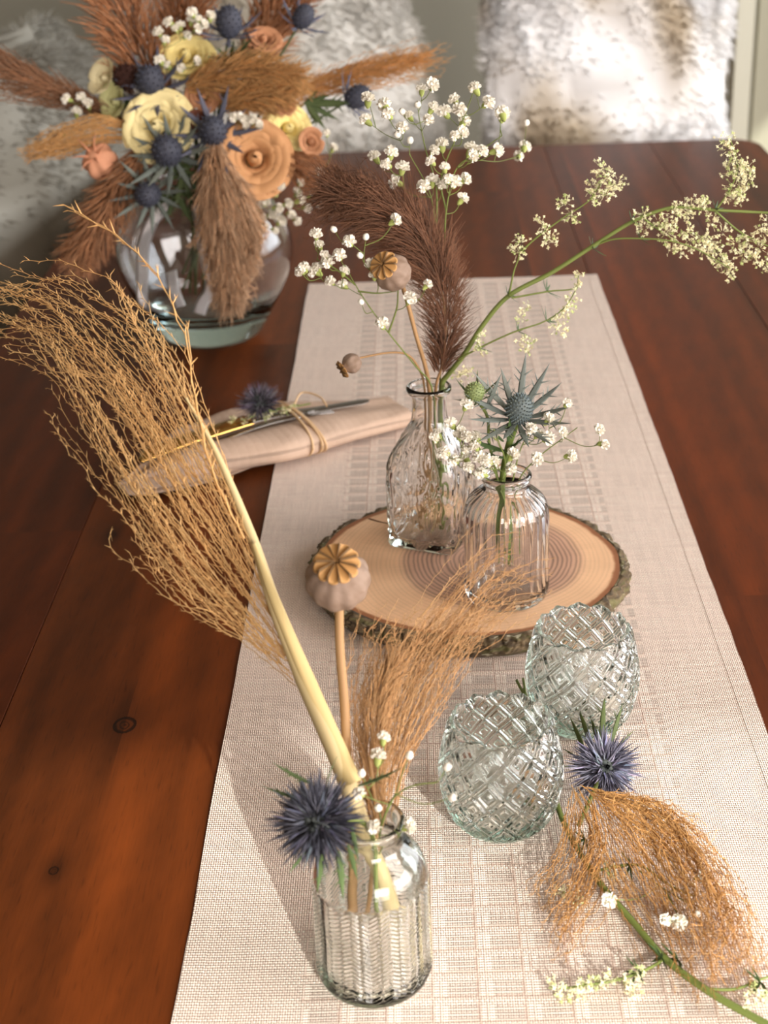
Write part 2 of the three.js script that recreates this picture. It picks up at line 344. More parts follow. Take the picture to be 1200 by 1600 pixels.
// two tealight holders pressed with diamonds
function tealight(at, label) {
  const t = thing('tealight_holder', label, 'candle holder', at, 'diamond glass tealight holders');
  const n = 12, diamond = (a, y) => {
    const s = (a / (Math.PI * 2)) * n, q = y / 0.0235, A = s + q, B = s - q, fa = Math.abs((A - Math.floor(A)) * 2 - 1), fb = Math.abs((B - Math.floor(B)) * 2 - 1), m = Math.max(fa, fb);
    const step = 0.0022 * sstep(0.97, 0.84, m) - 0.0015 * sstep(0.66, 0.54, m) + 0.0014 * sstep(0.36, 0.22, m);
    return (step - 0.0008) * sstep(0.004, 0.010, y) * (1 - 0.5 * sstep(0.076, 0.08, y));
  };
  const g = vessel(
    [[0, 0.022], [0.001, 0.0265], [0.006, 0.0315], [0.018, 0.0370], [0.032, 0.0400], [0.044, 0.0405], [0.058, 0.0388], [0.07, 0.0362], [0.079, 0.0340], [0.0815, 0.0325]],
    [[0.009, 0.018], [0.01, 0.025], [0.016, 0.0305], [0.03, 0.0352], [0.044, 0.0358], [0.058, 0.0343], [0.07, 0.0320], [0.079, 0.0300], [0.0815, 0.0310]], 330, 130, 40, diamond, () => 1, (a) => 0.0014 * Math.cos(a * n));
  mesh('cup', g, glass([0.76, 0.90, 0.83], 0.036), t);
  return t;
}
tealight([0.0, 0.0022, 0.364], 'diamond patterned glass tealight holder standing nearer the viewer, left of the lying thistle');
tealight([0.066, 0.0022, 0.247], 'diamond patterned glass tealight holder beside the wood slice, behind the lying thistle');

// big round vase
const VA = [-0.312, 0.001, -0.65];
{
  const t = thing('round_vase', 'large round clear glass vase that holds the bouquet', 'vase', VA);
  const g = vessel(
    [[0, 0.03], [0.001, 0.052], [0.005, 0.061], [0.018, 0.070], [0.04, 0.083], [0.07, 0.099], [0.095, 0.108], [0.113, 0.110], [0.135, 0.106], [0.16, 0.094], [0.178, 0.078], [0.188, 0.068], [0.196, 0.066], [0.199, 0.067]],
    [[0.033, 0.03], [0.034, 0.05], [0.038, 0.066], [0.05, 0.083], [0.072, 0.0965], [0.095, 0.105], [0.113, 0.1072], [0.135, 0.1035], [0.16, 0.0915], [0.178, 0.0755], [0.188, 0.0655], [0.196, 0.0635], [0.199, 0.0645]], 128, 70, 60);
  mesh('body', g, glass([0.82, 0.93, 0.93], 0.07), t);
}

// ---------- slice of wood ----------
{
  const DC = [-0.011, 0.002, 0.022], t = thing('wood_slice', 'round slice of pale wood with growth rings and rough bark edge', 'wood slice', DC);
  const R = (a) => 0.131 * (1 + 0.022 * Math.sin(2 * a + 0.6) + 0.016 * nz(Math.cos(a) * 2, Math.sin(a) * 2, 4) + 0.02 * Math.exp(-((Math.atan2(Math.sin(a + 0.12), Math.cos(a + 0.12)) / 0.16) ** 2)));
  const face = texture(1024, 1024, (u, v) => {
    const x = (u - 0.5) * 0.3, z = (v - 0.5) * 0.3, cx = x - 0.022, cz = z + 0.002, a = Math.atan2(cz, cx), edge = Math.hypot(x, z) / R(Math.atan2(z, x));
    const r = Math.hypot(cx, cz) * (1 + 0.05 * Math.sin(a * 2 + 1) + 0.03 * nz(Math.cos(a) * 1.7, Math.sin(a) * 1.7, 1)), q = r + 0.0014 * fbm(x * 40, z * 40, 3, 3);
    const heart = 1 - sstep(0.070, 0.090, q), ring = Math.pow(0.5 + 0.5 * Math.sin(q * 1500 + 3 * nz(q * 160, 0, 7)), 2), wide = 0.5 + 0.5 * nz(q * 95, 3, 3);
    const ray = nz(a * 60, r * 30, 5) * 0.5 + nz(x * 900, z * 900, 2) * 0.5, stain = fbm(x * 18, z * 18, 12, 3);
    let c = [lerp(234, 206, heart), lerp(191, 163, heart), lerp(151, 137, heart)];
    const k = 1 - (0.04 + 0.22 * heart) * ring * (0.6 + 0.8 * wide) - 0.10 * heart * wide + 0.035 * ray + 0.10 * stain; c = c.map((q2) => q2 * k);
    if (Math.hypot(cx, cz) < 0.002) c = c.map((q2) => q2 * 0.6);
    const rim = sstep(0.935, 0.962, edge + 0.02 * fbm(x * 60, z * 60, 8, 3)); c = [lerp(c[0], 150, rim), lerp(c[1], 98, rim), lerp(c[2], 64, rim)];
    return c;
  });
  const top = 0.0185, b = new Builder();
  b.sheet((u, v) => { const a = -u * Math.PI * 2, r = R(a) * v * 0.985; return V(DC[0] + Math.cos(a) * r, DC[1] + top + 0.0002 * nz(Math.cos(a) * r * 60, 0, Math.sin(a) * r * 60), DC[2] + Math.sin(a) * r); }, 160, 24, true);
  for (let k = 0; k < b.P.length / 3; k++) { b.U[k * 2] = (b.P[k * 3] - DC[0]) / 0.3 + 0.5; b.U[k * 2 + 1] = (b.P[k * 3 + 2] - DC[2]) / 0.3 + 0.5; }
  b.build('cut_face', new THREE.MeshPhysicalMaterial({ map: face, roughness: 0.72 }), t);
  const bark = new Builder(), bt = texture(1024, 128, (u, v) => {
    const n1 = fbm(u * 90, v * 9, 1, 4), n2 = fbm(u * 40, v * 5, 6, 3), moss = sstep(0.02, 0.22, n2), lich = sstep(0.2, 0.3, fbm(u * 70, v * 8, 31, 3));
    let c = [92 + 90 * n1, 78 + 80 * n1, 58 + 60 * n1]; c = [lerp(c[0], 98, moss * 0.6), lerp(c[1], 98, moss * 0.6), lerp(c[2], 58, moss * 0.6)];
    return [lerp(c[0], 176, lich * 0.8), lerp(c[1], 172, lich * 0.8), lerp(c[2], 150, lich * 0.8)];
  });
  const lipz = [[0.985, 1], [1.0, 1.02], [1.025, 0.93], [1.04, 0.7], [1.045, 0.45], [1.035, 0.2], [1.01, 0], [0.94, 0.0]];
  bark.sheet((u, v) => {
    const a = -u * Math.PI * 2, q = v * (lipz.length - 1), i = Math.min(Math.floor(q), lipz.length - 2), f = q - i, kr = lerp(lipz[i][0], lipz[i + 1][0], f), ky = lerp(lipz[i][1], lipz[i + 1][1], f);
    const mid = Math.sin(Math.min(1, v * 1.3) * Math.PI), cs = Math.cos(a), sn = Math.sin(a), chunk = fbm(cs * 14, sn * 14, ky * 1.6, 3) * 1.1 + Math.abs(nz(cs * 34, sn * 34, ky * 3)) * 0.5;
    const r = R(a) * kr + mid * 0.0085 * chunk;
    return V(DC[0] + cs * r, DC[1] + top * Math.max(0, ky + 0.10 * nz(cs * 20, sn * 20, 5) * sstep(0.5, 1, ky) * sstep(0.02, 0.1, v)), DC[2] + sn * r);
  }, 420, 18, true);
  for (let k = 0; k < bark.P.length / 3; k++) bark.U[k * 2] *= 1;
  bark.build('bark', new THREE.MeshPhysicalMaterial({ map: bt, bumpMap: bt, bumpScale: 0.0008, roughness: 0.95 }), t);
  const under = new THREE.CylinderGeometry(0.122, 0.122, 0.001, 60); under.translate(0, 0.0006, 0); mesh('underside', under, std(0x8d6a48, 0.9), t);
  // radial drying crack towards the back left
  const crack = new Builder(); crack.tint = [1, 1, 1];
  crack.sweep(curve([[DC[0] - 0.088, DC[1] + top, DC[2] - 0.089], [DC[0] - 0.076, DC[1] + top, DC[2] - 0.081], [DC[0] - 0.062, DC[1] + top, DC[2] - 0.074]], 8), (q) => [lerp(0.0016, 0.0004, q), 0.0003], 5, V(0, 1, 0));
  crack.build('crack', std(0x6a3f22, 0.95), t);
}

// ---------- plants: kinds ----------
const mStraw = tinted(0xc0ae82, 0.75), mGoldGrass = tinted(0xd0a66c, 0.8), mTanGrass = tinted(0xac8356, 0.85), mBrownGrass = tinted(0x74503a, 0.9), mRust = tinted(0xa5714c, 0.9), mHoney = tinted(0xb98a52, 0.85), mGreen = tinted(0x6a7636, 0.7), mDarkLeaf = tinted(0x4c5a34, 0.7);
const mBlue = tinted(0x53545f, 0.7), mSilver = tinted(0x69716a, 0.65), mPetalWhite = std(0xf6f1e4, 0.8, { transmission: 0.15, thickness: 0 }), mCalyx = std(0x9aa45a, 0.8), mCream = tinted(0xe8e2b8, 0.8);
const mPod = tinted(0x8a7564, 0.75), mCrown = tinted(0xb18a58, 0.7), mBrownStem = tinted(0xa37f55, 0.7);
const vary = (r, a = 0.15, warm = 0.05) => { const k = 1 - a + 2 * a * r(), w = (r() - 0.5) * warm; return [k * (1 + w), k, k * (1 - w)]; };

// one fine grass strand: it kinks from node to node and sends out a short twig at each
function strand(b, pts, r, rand, twig, gap) {
  const nodes = [pts[0].clone()], dirs = []; let acc = 0, side = rand() < 0.5 ? 1 : -1;
  for (let i = 1; i < pts.length; i++) {
    acc += pts[i].distanceTo(pts[i - 1]); if (acc < gap && i < pts.length - 1) continue;
    acc = 0; side = -side;
    const d = pts[i].clone().sub(pts[i - 1]).normalize(), n = V(-d.y, d.x, 0).addScaledVector(V(rand() - 0.5, rand() - 0.5, rand() - 0.5), 1.1); n.addScaledVector(d, -n.dot(d)).normalize().multiplyScalar(side);
    const node = pts[i].clone().addScaledVector(n, gap * 0.07); nodes.push(node);
    if (rand() < 0.85) { const L = twig * (0.55 + 0.6 * rand()), e = node.clone().addScaledVector(d, L * 0.78).addScaledVector(n, L * (0.45 + 0.3 * rand())); b.spike(node, e, r * 0.95); if (rand() < 0.3) b.spike(node.clone().lerp(e, 0.5), e.clone().addScaledVector(n, -L * 0.35).addScaledVector(d, L * 0.2), r * 0.7); }
  }
  b.sweep(nodes, (t) => { const q = r * (1.1 - 0.5 * t); return [q, q]; }, 3);
}
// long fibre streaks and flecks on a stalk
function streak(b, sides, seed) { for (let k = 0; k < b.P.length / 3; k++) { const a = (k % sides) / sides * 6.283, y = Math.floor(k / sides), q = 1 + 0.22 * nz(Math.cos(a) * 6 + seed, Math.sin(a) * 6, y * 0.06) + 0.14 * nz(Math.cos(a) * 14, Math.sin(a) * 14 + seed, y * 0.15); b.C[k * 3] *= q; b.C[k * 3 + 1] *= q * 0.985; b.C[k * 3 + 2] *= q * 0.95; } }
// fill the space between two boundary paths (same length) with strands
function plume(b, low, high, count, seed, { r = 0.0003, twig = 0.005, gap = 0.004, spread = 0.012, steps = 46, start = [0, 0.45], end = [0.55, 1], wiggle = 0.003, tint = 0.16 } = {}) {
  const rand = rng(seed), A = new THREE.CatmullRomCurve3(low.map(v3), false, 'centripetal'), B = new THREE.CatmullRomCurve3(high.map(v3), false, 'centripetal');
  for (let k = 0; k < count; k++) {
    const u0 = rand(), u1 = clamp(u0 + (rand() - 0.5) * 0.35, -0.06, 1.06), s = lerp(start[0], start[1], rand() ** 1.3), e = lerp(end[0], end[1], Math.sqrt(rand())), off = V(rand() - 0.5, rand() - 0.5, rand() - 0.5).multiplyScalar(spread * 2), ph = rand() * 50;
    const pts = [];
    for (let i = 0; i <= steps; i++) {
      const t = i / steps, q = lerp(s, e, t), p = A.getPoint(q).lerp(B.getPoint(q), lerp(u0, u1, t));
      p.addScaledVector(off, t); p.x += wiggle * nz(ph, t * 6, 0) * 2 * t; p.y += wiggle * nz(ph, t * 6, 7) * 2 * t; p.z += wiggle * nz(ph, t * 6, 13) * 2 * t; pts.push(p);
    }
    b.tint = vary(rand, tint, 0.12); strand(b, pts, r * (0.8 + 0.5 * rand()), rand, twig, gap);
  }
  return b;
}
// soft feathery reed plume around a spine: short hairs leaving it at a small angle
function reed(b, spine, width, count, seed, { hair = 0.02, r = 0.00028, splay = 0.55, tint = 0.25, droop = 0.004 } = {}) {
  const rand = rng(seed), c = new THREE.CatmullRomCurve3(spine.map(v3), false, 'centripetal');
  for (let k = 0; k < count; k++) {
    const t = rand() ** 0.85, p = c.getPoint(t), d = c.getTangent(t), o = V(rand() - 0.5, rand() - 0.5, rand() - 0.5).normalize(); o.addScaledVector(d, -o.dot(d)).normalize();
    const w = width * Math.pow(Math.sin(Math.PI * clamp(0.06 + t * 0.9, 0, 1)), 0.7), q = Math.pow(rand(), 0.6);
    const a = p.clone().addScaledVector(o, w * q * 0.55).addScaledVector(d, -hair * 0.3), m = a.clone().addScaledVector(d, hair * 0.5 * (0.6 + rand() * 0.6)).addScaledVector(o, hair * splay * 0.35 * q), e = m.clone().addScaledVector(d, hair * 0.6).addScaledVector(o, hair * splay * 0.5).add(V(0, -droop * rand(), 0)).addScaledVector(V(rand() - 0.5, rand() - 0.5, rand() - 0.5), hair * 0.6);
    b.tint = vary(rand, tint, 0.15); b.sweep([a, m, e], (x) => { const z = r * (1.3 - x); return [z, z]; }, 3);
  }
  return b;
}
// lance-shaped leaf or bract with side thorns, from base along dir
function bladeLeaf(b, at, dir, up, len, wide, bend = 0.15, thorns = 0, rand = Math.random) {
  const d = v3(dir).normalize(), n = v3(up).addScaledVector(d, -v3(up).dot(d)).normalize(), side = d.clone().cross(n), pts = [];
  for (let i = 0; i <= 8; i++) { const t = i / 8; pts.push(v3(at).addScaledVector(d, len * t).addScaledVector(n, bend * len * t * t)); }
  b.sweep(pts, (t) => [wide * Math.max(0.03, Math.sin(Math.PI * (0.12 + 0.88 * t)) * (1 - 0.35 * t)), Math.max(0.00012, wide * 0.12 * (1 - t))], 6, n);
  for (let k = 0; k < thorns; k++) {
    const t = 0.3 + 0.55 * (k / thorns), i = Math.floor(t * 8), p = pts[i], s = k % 2 ? 1 : -1;
    b.spike(p.clone().addScaledVector(side, s * wide * 0.5), p.clone().addScaledVector(side, s * (wide * 0.9 + len * 0.10)).addScaledVector(d, len * 0.12), wide * 0.28);
  }
}
// feathery blue thistle head: fine pointed bracts in all directions of the front half and more
function featherThistle(t, at, dir, R, seed, count = 300, low = -0.35, mat = mBlue) {
  const rand = rng(seed), core = new Builder(); core.tint = [0.55, 0.55, 0.6]; core.ball([0, 0, 0], R * 0.30, 12, 9, 0.3, 1.1, seed);
  const spots = 60; for (let k = 0; k < spots; k++) { const y = 1 - (k / spots) * 0.9, a = k * 2.399, s = Math.sqrt(1 - y * y); core.spike(V(Math.cos(a) * s, y, Math.sin(a) * s).multiplyScalar(R * 0.27), V(Math.cos(a) * s, y, Math.sin(a) * s).multiplyScalar(R * 0.42), R * 0.03); }
  core.apply(facing(at, dir)).build('core', mSilver, t);
  const sp = new Builder();
  for (let k = 0; k < count; k++) {
    const y = lerp(0.92, low, Math.pow(k / count, 0.85)), a = k * 2.39996 + rand() * 0.3, s = Math.sqrt(Math.max(0, 1 - y * y)), d = V(Math.cos(a) * s, y + (rand() - 0.5) * 0.15, Math.sin(a) * s).normalize(), L = R * (0.62 + 0.4 * rand()) * (y > 0.5 ? 0.8 : 1);
    const p0 = d.clone().multiplyScalar(R * 0.2), p1 = d.clone().multiplyScalar(L * 0.6), p2 = d.clone().multiplyScalar(L).addScaledVector(V(rand() - 0.5, rand() - 0.5, rand() - 0.5), R * 0.14), q = rand();
    sp.tint = q < 0.34 ? [0.32, 0.32, 0.38] : q < 0.75 ? vary(rand, 0.2, 0.06) : [1.7, 1.75, 1.85].map((v) => v * (0.85 + 0.3 * rand()));
    const w = R * 0.019 * (0.7 + 0.6 * rand()); sp.sweep([p0, p1, p2], (x) => [w * (x < 0.6 ? 1.2 : 0.15), w * (x < 0.6 ? 0.6 : 0.1)], 4);
    if (k % 2) sp.spike(p1, p1.clone().addScaledVector(d, R * 0.16).addScaledVector(V(rand() - 0.5, rand() - 0.5, rand() - 0.5), R * 0.22), w * 0.6);
  }
  sp.apply(facing(at, dir)).build('spines', mat, t, 'stuff');
}
// sea holly: egg-shaped bumpy cone over a ring of stiff pointed bracts
function seaHolly(t, at, dir, r, tall, bracts, len, seed, { mat = mSilver, bractMat = mSilver, wide = 0.09, ringUp = 0.25, bumps = 150, spin = 0, thorns = 4 } = {}) {
  const rand = rng(seed), M = facing(at, dir, spin), cone = new Builder(), e = (y, a) => { const s = Math.sqrt(Math.max(0, 1 - y * y)); return V(Math.cos(a) * s * r, (y + 0.8) * tall * 0.55, Math.sin(a) * s * r); };
  cone.tint = [0.7, 0.75, 0.85]; cone.sheet((u, v) => e(lerp(-1, 1, v) * 0.999, -u * Math.PI * 2), 16, 12, true);
  for (let k = 0; k < bumps; k++) { const y = 0.98 - (k / bumps) * 1.6, a = k * 2.39996, p = e(y, a), c = e(0, 0).setX(0).setZ(0), d = p.clone().sub(c).normalize(); cone.tint = k % 3 ? [0.8, 0.9, 1.1] : [1.25, 1.25, 1.25]; cone.spike(p.clone().addScaledVector(d, -r * 0.05), p.clone().addScaledVector(d, r * 0.16), r * 0.085, 4); }
  cone.apply(M).build('cone', mat, t);
  for (let k = 0; k < bracts; k++) {
    const a = (k / bracts) * Math.PI * 2 + (rand() - 0.5) * 0.2, b = new Builder(); b.tint = vary(rand, 0.2, 0.1);
    bladeLeaf(b, V(Math.cos(a) * r * 0.6, 0, Math.sin(a) * r * 0.6), V(Math.cos(a), ringUp + (rand() - 0.5) * 0.25, Math.sin(a)), V(0, 1, 0), len * (0.8 + 0.4 * rand()), len * wide, 0.1, thorns, rand);
    b.apply(M).build('bract', bractMat, t);
  }
}
// dried poppy pod: ribbed body, collar and scalloped crown
function poppy(t, at, dir, r, tall, crownR, rays, seed) {
  const M = facing(at, dir), body = new Builder(), rand = rng(seed);
  const prof = [[0, 0.12], [0.03, 0.34], [0.12, 0.62], [0.3, 0.9], [0.5, 1.0], [0.68, 0.95], [0.82, 0.78], [0.93, 0.55], [1, 0.42]], P = new THREE.CatmullRomCurve3(prof.map(([y, q]) => V(q, y, 0)), false, 'centripetal').getSpacedPoints(24);
  body.sheet((u, v) => { const q = P[Math.round(v * 24)] ?? P[24], f = v * 24, i = Math.min(23, Math.floor(f)), p = P[i].clone().lerp(P[i + 1], f - i), a = -u * Math.PI * 2, k = r * p.x * (1 + 0.025 * Math.cos(a * rays) + 0.03 * nz(Math.cos(a) * 2 + seed, p.y * 3, Math.sin(a) * 2)); return V(Math.cos(a) * k, p.y * tall, Math.sin(a) * k); }, 66, 24, true);
  for (let k = 0; k < body.P.length / 3; k++) { const n = fbm(body.P[k * 3] * 180 + seed, body.P[k * 3 + 1] * 180, body.P[k * 3 + 2] * 180, 3); body.C[k * 3] = 0.92 + 0.5 * n; body.C[k * 3 + 1] = 0.9 + 0.6 * n; body.C[k * 3 + 2] = 0.9 + 0.75 * n; }
  const pod = body.apply(M).build('pod', mPod, t);
  const cr = new Builder();
  cr.sheet((u, v) => { // top and underside of the crown in one closed sheet
    const a = -u * Math.PI * 2, w = Math.abs(Math.cos(a * rays / 2)), q = v < 0.7 ? v / 0.7 : 1 - (v - 0.7) / 0.3 * 0.62, R = crownR * q * (0.86 + 0.14 * Math.pow(w, 0.6));
    const ridge = v < 0.7 ? tall * 0.07 * Math.pow(1 - w, 3) * sstep(0.02, 0.2, q) : 0;
    return V(Math.cos(a) * R, tall * (v < 0.7 ? 1.14 + 0.03 * q - 0.07 * q * q * w : 1.0 + 0.08 * (q - 0.38) / 0.62) + ridge, Math.sin(a) * R);
  }, rays * 12, 20, true);
  for (let k = 0; k < cr.P.length / 3; k++) { const a = Math.atan2(cr.P[k * 3 + 2], cr.P[k * 3]), w = Math.abs(Math.cos(a * rays / 2)), dark = w < 0.34 ? 0.3 : 1; cr.C[k * 3] = dark * 1.05; cr.C[k * 3 + 1] = dark * 0.98; cr.C[k * 3 + 2] = dark * 0.85; }
  cr.apply(M).build('crown', mCrown, t);
  return pod;
}
// white double florets of baby's breath, one shared shape in three variants
const floretGeo = [1, 2, 3].map((seed) => {
  const b = new Builder(), rand = rng(seed * 31);
  for (let k = 0; k < 22; k++) {
    const y = 1 - (k / 22) * 1.15, a = k * 2.39996, s = Math.sqrt(Math.max(0, 1 - y * y)), d = V(Math.cos(a) * s, y, Math.sin(a) * s), n = V(rand() - 0.5, rand() - 0.5, rand() - 0.5).cross(d).normalize(), e = n.clone().cross(d);
    const L = 0.72 + 0.28 * rand(), W = 0.30 + 0.12 * rand();
    b.sheet((u, v) => d.clone().multiplyScalar(0.25 + (L - 0.25) * v).addScaledVector(n, (u - 0.5) * W * 2 * Math.sin(Math.PI * (0.12 + 0.72 * v))).addScaledVector(e, 0.10 * Math.cos(u * 9 + k) * v + (u - 0.5) ** 2 * 0.5 * v), 3, 3);
  }
  b.ball([0, 0.05, 0], 0.42, 8, 6, 0.2);
  return b.geometry();
});
const calyxGeo = (() => { const b = new Builder(); b.sweep([V(0, -1.05, 0), V(0, -0.75, 0), V(0, -0.35, 0), V(0, -0.1, 0)], (t) => { const q = [0.12, 0.34, 0.42, 0.4][Math.round(t * 3)]; return [q, q]; }, 7); return b.geometry(); })();
const budGeo = (() => { const b = new Builder(); b.ball([0, 0, 0], 1, 8, 7, 0.1, 1.15); return b.geometry(); })();
// branching spray: trunks are polylines; each floret grows a twig from the nearest wood already there
function spray(t, trunks, florets, seed, { r = 0.0006, size = 0.0056, buds = 0.15, stemMat = mGreen, tip = 0.00028 } = {}) {
  const rand = rng(seed), b = new Builder(), wood = [], base = v3(trunks[0][0]);
  b.tint = [1, 1, 1];
  for (const tr of trunks) { const pts = curve(tr, 6 * tr.length); b.sweep(pts, (q) => { const z = lerp(r, tip * 1.4, q); return [z, z]; }, 5); pts.forEach((p, i) => i > 3 && wood.push(p)); }
  const o = placeOf(t);
  for (const f of florets.map(v3).sort((p, q) => p.distanceTo(base) - q.distanceTo(base))) {
    let best = wood[0], cost = 1e9;
    for (const w of wood) { const d = w.distanceTo(f), c = d + Math.max(0, w.distanceTo(base) - f.distanceTo(base) + 0.012) * 3; if (c < cost) { cost = c; best = w; } }
    const dir = f.clone().sub(best), mid = best.clone().addScaledVector(dir, 0.5).add(V((rand() - 0.5) * 0.004, -0.002 - 0.003 * rand(), (rand() - 0.5) * 0.004));
    const pts = curve([best, mid, f], 8); b.tint = vary(rand, 0.15, 0.08); b.sweep(pts, (q) => { const z = lerp(tip * 1.5, tip, q); return [z, z]; }, 4); wood.push(...pts.slice(2, 7));
    const bud = rand() < buds, m = new THREE.Mesh(bud ? budGeo : floretGeo[Math.floor(rand() * 3)], mPetalWhite); m.name = bud ? 'bud' : 'flower';
    const s = bud ? size * 0.45 : size * (0.82 + 0.4 * rand()); m.scale.setScalar(s); m.position.copy(f).sub(o);
    m.quaternion.setFromUnitVectors(V(0, 1, 0), dir.normalize().add(V((rand() - 0.5) * 0.8, 0.2, 0.6 * rand())).normalize());
    const cal = new THREE.Mesh(calyxGeo, mCalyx); cal.name = 'calyx'; m.add(cal); t.add(m);
  }
  b.build('stem', stemMat, t);
}
// clusters of tiny cream stars, as on bedstraw
function bedstrawTuft(b, c, r, seed, n, mat) {
  const rand = rng(seed); c = v3(c);
  for (let k = 0; k < n; k++) {
    const p = V(rand() - 0.5, rand() - 0.5, rand() - 0.5); if (p.length() > 0.5) { k -= 0.6; continue; }
    p.multiplyScalar(2 * r).add(c); b.tint = rand() < 0.25 ? [0.6, 0.72, 0.45] : vary(rand, 0.15, 0.1);
    b.spike(c.clone().lerp(p, 0.35), p, 0.00022); const q = 0.0013 * (0.7 + 0.6 * rand()), a = rand() * 6, n1 = V(rand() - 0.5, rand() - 0.2, rand()).normalize(), e1 = V(n1.y, -n1.x, 0.1).normalize(), e2 = n1.clone().cross(e1);
    for (let j = 0; j < 4; j++) { const g = a + j * Math.PI / 2, d = e1.clone().multiplyScalar(Math.cos(g)).addScaledVector(e2, Math.sin(g)); b.sweep([p, p.clone().addScaledVector(d, q * 0.6), p.clone().addScaledVector(d, q * 1.2)], (x) => [q * (x === 0.5 ? 0.42 : 0.12), q * 0.14], 4, n1); }
  }
}
function whorl(b, at, dir, len, n, seed) { const rand = rng(seed), d = v3(dir).normalize(), e1 = V(d.y, -d.x, 0.3).normalize(), e2 = d.clone().cross(e1).normalize(); for (let k = 0; k < n; k++) { const a = (k / n) * 6.283 + rand(); bladeLeaf(b, at, e1.clone().multiplyScalar(Math.cos(a)).addScaledVector(e2, Math.sin(a)).addScaledVector(d, 0.35), d, len * (0.7 + 0.5 * rand()), len * 0.09, 0.05); } }

// ---------- in the front bottle ----------
{
  // tall dried reed: thick pale stalk and a loose golden panicle blown to the left
  const t = thing('dried_grass_plume', 'tall golden dried grass with thick straw stalk leaning left out of front bottle', 'dried grass', [-0.066, 0.012, 0.505]);
  const s = new Builder(), path = curve([[-0.066, 0.012, 0.505], [-0.074, 0.06, 0.503], [-0.0867,0.1067,0.503], [-0.096,0.1353,0.49], [-0.1175,0.1751,0.455], [-0.1342,0.209,0.43], [-0.1483,0.2411,0.4], [-0.1703,0.2858,0.37], [-0.1875,0.3104,0.35]], 60);
  s.sweep(path, (q) => { const w = q < 0.5 ? lerp(0.0060, 0.0072, q * 2) : lerp(0.0072, 0.0008, Math.pow((q - 0.5) * 2, 0.8)); return [w, w * 0.8]; }, 20); streak(s, 20, 5); s.build('stalk', mStraw, t);
  const sh = new Builder(); sh.tint = [1.05, 1.02, 0.9]; sh.sweep(curve([[-0.0908,0.1314,0.497], [-0.1135,0.1737,0.462], [-0.1351,0.2176,0.43], [-0.1463,0.2411,0.41]], 24), (q) => [0.0058 * (1 - q * 0.75), 0.0042 * (1 - q * 0.6)], 16, V(0.4, 0.2, 1)); streak(sh, 16, 6); sh.build('sheath', mStraw, t);
  const low = [[-0.1231,0.1758,0.46],[-0.1539,0.1939,0.44],[-0.1944,0.2288,0.42],[-0.2358,0.2735,0.38],[-0.2613,0.3012,0.34],[-0.2911,0.3207,0.3],[-0.3424,0.3288,0.27]], high = [[-0.1315,0.2046,0.43],[-0.1574,0.2477,0.38],[-0.1804,0.2901,0.34],[-0.2095,0.3244,0.3],[-0.2527,0.3474,0.27],[-0.2931,0.3552,0.25],[-0.3498,0.3486,0.23]];
  const b = new Builder();
  plume(b, low, high, 62, 11, { start: [0, 0.42], end: [0.6, 1.0], spread: 0.018, twig: 0.0042, gap: 0.0044, r: 0.00031, wiggle: 0.005, steps: 80 });
  plume(b, low.slice(0, 5), high.slice(0, 5), 30, 12, { start: [0, 0.5], end: [0.5, 1.0], spread: 0.02, twig: 0.0042, gap: 0.0044, r: 0.00031, wiggle: 0.005, steps: 60 });
  plume(b, [[-0.1206,0.1683,0.46],[-0.1524,0.1895,0.44],[-0.1842,0.204,0.43],[-0.217,0.2262,0.41],[-0.2281,0.2436,0.4]], [[-0.1296,0.1931,0.44],[-0.1619,0.2128,0.42],[-0.1895,0.2287,0.4],[-0.2065,0.2406,0.38],[-0.2171,0.2616,0.36]], 15, 13, { start: [0, 0.4], end: [0.6, 1.0], spread: 0.012, twig: 0.005, gap: 0.0046, r: 0.00034, wiggle: 0.006, steps: 60 });
  plume(b, [[-0.1452,0.2336,0.42],[-0.1722,0.2778,0.38],[-0.1808,0.315,0.36],[-0.1876,0.3448,0.33],[-0.2018,0.367,0.31],[-0.2241,0.3901,0.29],[-0.2619,0.4109,0.27]], [[-0.1445,0.2336,0.42],[-0.1706,0.2777,0.38],[-0.1788,0.3149,0.36],[-0.1852,0.3447,0.33],[-0.199,0.3669,0.31],[-0.2211,0.3883,0.29],[-0.2606,0.4084,0.27]], 2, 14, { start: [0, 0.1], end: [0.98, 1.0], spread: 0.002, r: 0.0006, twig: 0.008, gap: 0.008 });
  plume(b, [[-0.1393,0.2121,0.42],[-0.1694,0.2651,0.38],[-0.2025,0.3122,0.33],[-0.2266,0.3489,0.29],[-0.2308,0.3626,0.28]], [[-0.1384,0.2249,0.42],[-0.1649,0.2734,0.38],[-0.189,0.3156,0.34],[-0.2125,0.3351,0.3],[-0.2335,0.3532,0.27]], 8, 15, { end: [0.85, 1], spread: 0.01, twig: 0.006, gap: 0.005, r: 0.00036 });
  b.build('panicle', mGoldGrass, t, 'stuff');
}
